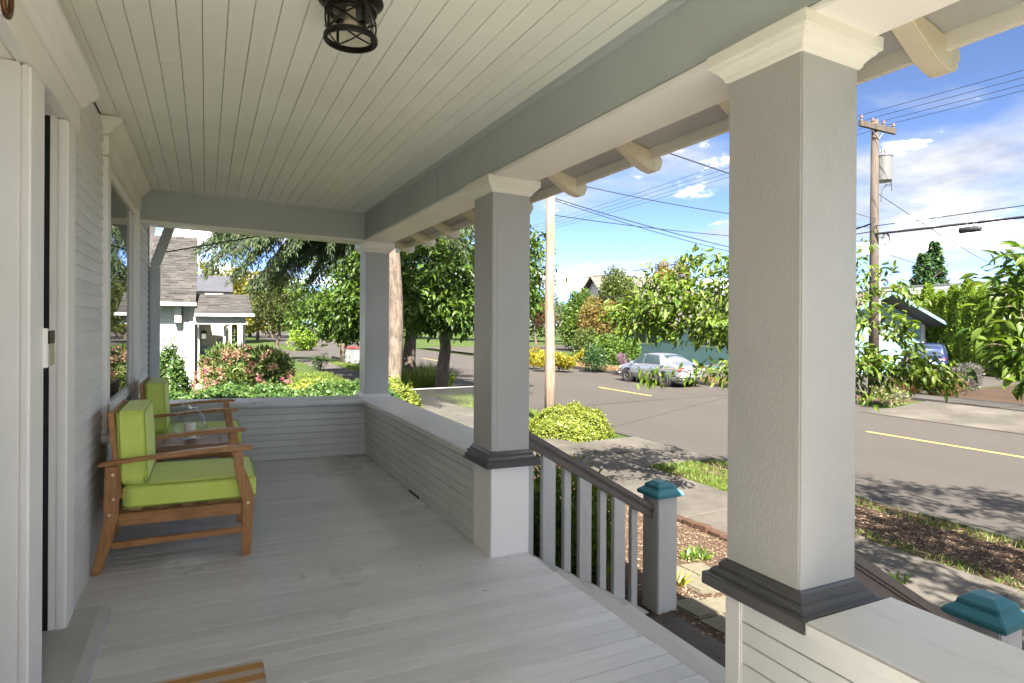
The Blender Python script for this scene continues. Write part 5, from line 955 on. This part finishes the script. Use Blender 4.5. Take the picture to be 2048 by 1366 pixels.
shrub('mauve_flowers', 'spikes of mauve flowers by the front wheel of the silver car', 'flowers', on(1243, 745), (.38, .35, .75), 420, 'flower_mauve', .12, .035, BL, upb=1.3); shrub('mauve_flowers', 'mauve flowers under the brownish bush', 'flowers', on(1180, 705), (.5, .5, .7), 500, 'flower_mauve', .16, .05, BL, upb=1.2)
p = on(1070, 700, -1.2); leafy('red_tree', 'small dark red-leaved tree left of the pale pole over the road', 'tree', p, 3.4, .16, [((0, 0, 4.6), (2.2, 2.2, 2.0), 3), ((.8, -.5, 3.2), (1.2, 1.2, .9), 1)], 'leaf_red', .26, .12, 110, 14, .25)
p = on(1130, 690, -1.2); leafy('garden_tree', 'pale yellow-green garden tree right of the pale pole over the road', 'tree', p, 3.0, .16, [((0, 0, 4.0), (2.2, 2.2, 1.5), 3)], 'leaf_far', .28, .12, 110, 15, .28)
# dry grass along the kerbs, weeds and bark chips
def blades(name, label, x0, x1, y0, y1, n, h, leaf='grass_blade', w_=.008, clumpy=True, zf=gz):
    x = rng.uniform(x0, x1, n); y = rng.uniform(y0, y1, n)
    if clumpy: cx = rng.uniform(x0, x1, 40); cy = rng.uniform(y0, y1, 40); k_ = rng.integers(0, 40, n); x = np.clip(cx[k_] + rng.normal(size=n) * .12, x0, x1); y = np.clip(cy[k_] + rng.normal(size=n) * .22, y0, y1)
    z = np.array([zf(a, b) for a, b in zip(x, y)]); D = rng.normal(size=(n, 3)) * .45 + np.array([0, 0, 1]); o = link(name, leaf_mesh(name, leaf, np.column_stack([x, y, z]), D, h * rng.uniform(.5, 1.3, n), w_, BL)); o['kind'] = 'stuff'; tag(o, label, 'grass')
blades('grass', 'grass growing in the planting strip past the cherry tree', 7.05, 8.1, 6.7, 8.4, 5000, .09); blades('grass', 'weeds and grass along the near kerb edge', 8.35, 8.69, 1.5, 8.3, 1500, .10); blades('grass', 'short grass along the sidewalk edge of the planting strip', 7.0, 7.25, 2.5, 7.0, 900, .07)
blades('grass', 'short grass round the street trees beyond the ivy mound', 7.05, 8.65, 12.8, 22, 9000, .14, clumpy=False, w_=.014); blades('grass', 'dry grass along the far kerb', 20.78, 22.4, 18, 36, 7000, .22, 'leaf_tan', .016, clumpy=False); blades('grass', 'grass behind the chain link fence', 3.4, 5.2, 12.2, 16, 5000, .12, w_=.012)
blades('lawn_grass', 'short grass of the neighbouring front lawn', -.2, 5.3, 13.7, 30, 26000, .10, w_=.018, clumpy=False); blades('lawn_grass', 'short grass of the strip between sidewalk and street farther along', 7.05, 8.65, 22, 40, 9000, .10, w_=.02, clumpy=False)
def chips(label, x0, x1, y0, y1, n, gz=gz):
    x = rng.uniform(x0, x1, n); y = rng.uniform(y0, y1, n); z = np.array([gz(a, b) for a, b in zip(x, y)]) + .010; D = rng.normal(size=(n, 3)) * np.array([1, 1, .25]); L = rng.uniform(.010, .030, n); o = link('bark_chips', leaf_mesh('bark_chips', 'chip', np.column_stack([x, y, z]), D, L, L * .4, QD)); o['kind'] = 'stuff'; tag(o, label, 'bark chips')
chips('loose bark chips over the front yard', 2.7, 5.25, 1.4, 7.5, 16000); chips('leaf litter and grit lying in the near gutter', 8.88, 9.25, 1, 14, 1800, lambda a, b: -1.404); chips('leaf litter and grit lying in the far gutter', 20.2, 20.58, 13, 40, 1500, lambda a, b: -1.404); chips('loose bark chips in the planting strip by the kerb', 7.03, 8.68, 1.2, 8.3, 15000)
for i, (px_, py_) in enumerate(((1390, 1108), (1405, 1118), (1372, 1125), (1355, 1195), (1800, 1165))):
    p = atz(px_, py_, -.9 if i < 4 else -1.15); clump('weed', ['small green weed in the bark near the stepping stones', 'pair of seedling leaves right of the small weed', 'low weed left of the stepping stones', 'yellow-green grass tuft at the foot of the teal capped post', 'small green fern-like weed in the planting strip'][i], 'weed', (p[0], p[1], gz(p[0])), .13 if i != 3 else .15, 26 if i != 3 else 40, 'leaf_gold' if i == 3 else 'leaf_laurel', .018, .06, .7)

# ================================================================ VEHICLES AND BINS
def car(name, label, loc, rz, body, L=4.5, W_=1.70, Hh=1.47, wagon=False):
    rt = thing(name, label, 'car', loc, rz); hl = L / 2
    # stations along the length: (y, sill, belt, top, half width, roof half width)
    if not wagon: st = [(-hl, .42, .78, .80, .60, .50), (-hl + .07, .30, .90, .95, .76, .62), (-hl + .35, .22, .95, 1.03, .83, .66), (-hl + .72, .20, .97, 1.06, .85, .62), (-hl + 1.25, .19, .97, 1.40, .855, .56), (-hl + 1.75, .19, .96, Hh, .86, .57), (.15, .19, .95, Hh, .86, .58), (.55, .19, .94, 1.40, .86, .585), (1.20, .19, .93, .99, .855, .66), (1.55, .20, .88, .92, .84, .66), (hl - .28, .22, .78, .82, .79, .62), (hl - .05, .30, .66, .70, .66, .5), (hl, .38, .60, .62, .52, .4)]
    else: st = [(-hl, .45, .80, 1.0, .66, .56), (-hl + .06, .32, .98, 1.25, .80, .60), (-hl + .35, .25, 1.02, 1.60, .86, .64), (-hl + .9, .24, 1.02, Hh, .88, .66), (-.2, .24, 1.0, Hh, .885, .67), (.45, .24, .98, 1.56, .88, .66), (1.1, .24, .98, 1.10, .87, .68), (1.6, .25, .94, 1.0, .85, .66), (hl - .1, .3, .80, .84, .76, .6), (hl, .4, .68, .72, .6, .5)]
    def ring(s_): y, zb, bl, tp_, w_, rw = s_; h_ = [(0, zb), (w_ * .80, zb), (w_ * .96, zb + .10), (w_, zb + (bl - zb) * .45), (w_ * .985, bl - .10), (w_ * .955, bl), (rw + (w_ * .955 - rw) * .12, tp_ - (tp_ - bl) * .12), (rw * .86, tp_ - .012), (0, tp_ + .012)]; return [(x, y, z) for x, z in h_] + [(-x, y, z) for x, z in reversed(h_[1:-1])]
    rings = [ring(s_) for s_ in st]; k_ = len(rings[0]); v = [p_ for r_ in rings for p_ in r_]; f = [(i * k_ + j, i * k_ + (j + 1) % k_, (i + 1) * k_ + (j + 1) % k_, (i + 1) * k_ + j) for i in range(len(rings) - 1) for j in range(k_)] + [tuple(range(k_ - 1, -1, -1)), tuple((len(rings) - 1) * k_ + j for j in range(k_))]
    m_ = MB(); m_.v = v; m_.f = f; o = m_.build('body', body, rt, 'all'); md = o.modifiers.new('round', 'SUBSURF'); md.levels = 2; md.render_levels = 2
    ys = [s_[0] for s_ in st]
    def surf(y, side, t_):   # point on the window band: t 0 belt .. 1 roof edge
        i = max(0, min(len(ys) - 2, int(np.searchsorted(ys, y)) - 1)); f_ = (y - ys[i]) / (ys[i + 1] - ys[i]); a = [a_ * (1 - f_) + b_ * f_ for a_, b_ in zip(st[i], st[i + 1])]; r_ = ring(a); p0 = np.array(r_[5]); p1 = np.array(r_[6]); p_ = p0 + (p1 - p0) * t_; p_[0] = (p_[0] + .004) * side; return tuple(p_)
    def pane(nm_, pts): m_ = MB(); n_ = np.cross(np.array(pts[1]) - np.array(pts[0]), np.array(pts[2]) - np.array(pts[0])); n_ = n_ / np.linalg.norm(n_); cen = np.mean(pts, axis=0); n_ = n_ * (1 if np.dot(n_, cen - np.array([0, 0, .9])) > 0 else -1); q = [np.array(p_) + n_ * .012 for p_ in pts]; q2 = [np.array(p_) - n_ * .03 for p_ in pts]; k2 = len(q); m_.v = [tuple(a) for a in q + q2]; m_.f = [tuple(range(k2)), tuple(range(2 * k2 - 1, k2 - 1, -1))] + [(i, (i + 1) % k2, k2 + (i + 1) % k2, k2 + i) for i in range(k2)]; return m_.build(nm_, 'car_glass', rt)
    for sd in (-1, 1):
        if not wagon: wins = [[(-1.00, .1), (-.52, .1), (-.52, .98), (-.70, .98)], [(-.50, .1), (.16, .1), (.16, .98), (-.50, .98)], [(.22, .1), (.98, .1), (.60, .90), (.22, .98)]]
        else: wins = [[(-hl + .4, .12), (-.75, .12), (-.75, .93), (-hl + .55, .93)], [(-.70, .12), (.1, .12), (.1, .93), (-.70, .93)], [(.15, .12), (.9, .12), (.5, .9), (.15, .93)]]
        for w_ in wins: pane('side_window', [surf(y, sd, t_) for y, t_ in w_])
        MB().box(sd * (W_ / 2 + .0) - .02, -hl + .9, .50, sd * (W_ / 2 + .0) + .02, hl - 1.0, .545).build('side_moulding', 'black_trim' if wagon else body, rt)
        for y in (-.42, .45): MB().box(sd * (W_ / 2 - .005) - .02, y - .09, .80, sd * (W_ / 2 - .005) + .022, y + .09, .835).build('door_handle', body, rt, False, .008)
        MB().box(sd * (W_ / 2 + .06) - .09, .86, .92, sd * (W_ / 2 + .06) + .07, .98, 1.06).build('mirror', body, rt, False, .03)
        for y in (-hl + .95, hl - .90):
            MB().tube([(sd * (W_ / 2 - .26), y, .325), (sd * (W_ / 2 + .012), y, .325)], .385, 28).build('wheel_arch', 'black_trim', rt)
            wh = MB().lathe([(.19, -.10), (.29, -.10), (.315, -.07), (.318, 0), (.315, .07), (.29, .10), (.20, .10)], 32, closed=True).build('wheel', 'rubber', rt, True); wh.location = (sd * (W_ / 2 - .065), y, .318); wh.rotation_euler = (0, R(90), 0)
            MB().lathe([(0, -.06), (.205, -.06), (.205, .085), (.19, .095), (.15, .06), (.06, .085), (0, .085)] if sd > 0 else [(0, .06), (.205, .06), (.205, -.085), (.19, -.095), (.15, -.06), (.06, -.085), (0, -.085)], 24).build('rim', 'hub', wh, True)
        tl = MB().box(sd * .58 - .20, -hl - .012, .73, sd * .58 + .17, -hl + .22, .90).build('tail_light', 'tail_red', rt, False, .05)
        for x in (-.08, .06): MB().tube([(sd * .58 + x, -hl - .013, .80), (sd * .58 + x, -hl - .025, .80)], .042, 14).build('lens', 'lens_white', tl)
        MB().box(sd * .55 - .17, hl - .20, .60, sd * .55 + .17, hl - .02, .74).build('headlight', 'lens_white', rt, False, .05)
    if not wagon:
        pane('rear_window', [(-.56, -hl + .78, 1.06), (.56, -hl + .78, 1.06), (.50, -hl + 1.30, 1.385), (-.50, -hl + 1.30, 1.385)]); pane('windscreen', [(-.62, 1.14, 1.0), (.62, 1.14, 1.0), (.52, .58, 1.38), (-.52, .58, 1.38)])
        MB().box(-.80, -hl - .06, .36, .80, -hl + .30, .62).build('rear_bumper', body, rt, 'all', .09, seg=4); MB().box(-.78, hl - .3, .26, .78, hl + .05, .52).build('front_bumper', body, rt, 'all', .09, seg=4); MB().box(-.30, -hl - .02, .79, .30, -hl + .1, .81).build('trunk_handle', 'black_trim', rt)
    else:
        pane('rear_window', [(-.60, -hl + .02, 1.05), (.60, -hl + .02, 1.05), (.52, -hl + .40, 1.56), (-.52, -hl + .40, 1.56)]); MB().box(-.82, -hl - .08, .36, .82, -hl + .25, .66).build('rear_bumper', body, rt, 'all', .08, seg=4)
        for sd in (-1, 1): MB().tube([(sd * .55, -hl + .6, Hh + .05), (sd * .55, .3, Hh + .05)], .02, 6).build('roof_rail', 'black_trim', rt)
    MB().box(-.16, -hl - .065, .66, .16, -hl + .05, .76).build('number_plate', 'plate_white', rt)
    return rt
car('parked_car', 'silver four-door sedan parked at the far kerb, partly behind leaves', (19.28, 22.35, -1.398), R(0), 'silver_paint')
car('parked_car', 'dark blue wagon standing in the drive beside the aqua house', (36.2, 19.4, gz(36) + .012), R(-62), 'blue_paint', 4.4, 1.75, 1.66, True)
car('parked_car', 'far white car parked down the street beyond the bins', (19.2, 76, -1.398), R(180), 'white_paint')
def bin_(p, label):
    rt = thing('wheelie_bin', label, 'bin', p, R(20)); MB().frus(0, 0, [(.24, .27, .08), (.30, .35, .95), (.32, .37, .96), (.32, .37, 1.0)]).build('bin_body', 'bin_grey', rt, False, .015); MB().prism([(-.40, 1.001), (.40, 1.001), (.38, 1.06), (-.36, 1.10)], -.34, .34, 'x').build('lid', 'bin_red', rt, False, .01)
    for s_ in (-1, 1): MB().tube([(s_ * .24, .26, .11), (s_ * .30, .26, .11)], .11, 14).build('wheel', 'rubber', rt)
p = atz(697, 727, -1.2); bin_((p[0], p[1], -1.2), 'grey wheeled bin with a dull red lid on the strip, the left one'); p = atz(711, 729, -1.2); bin_((p[0], p[1], -1.2), 'grey wheeled bin with a dull red lid beside the corner column, the right one')
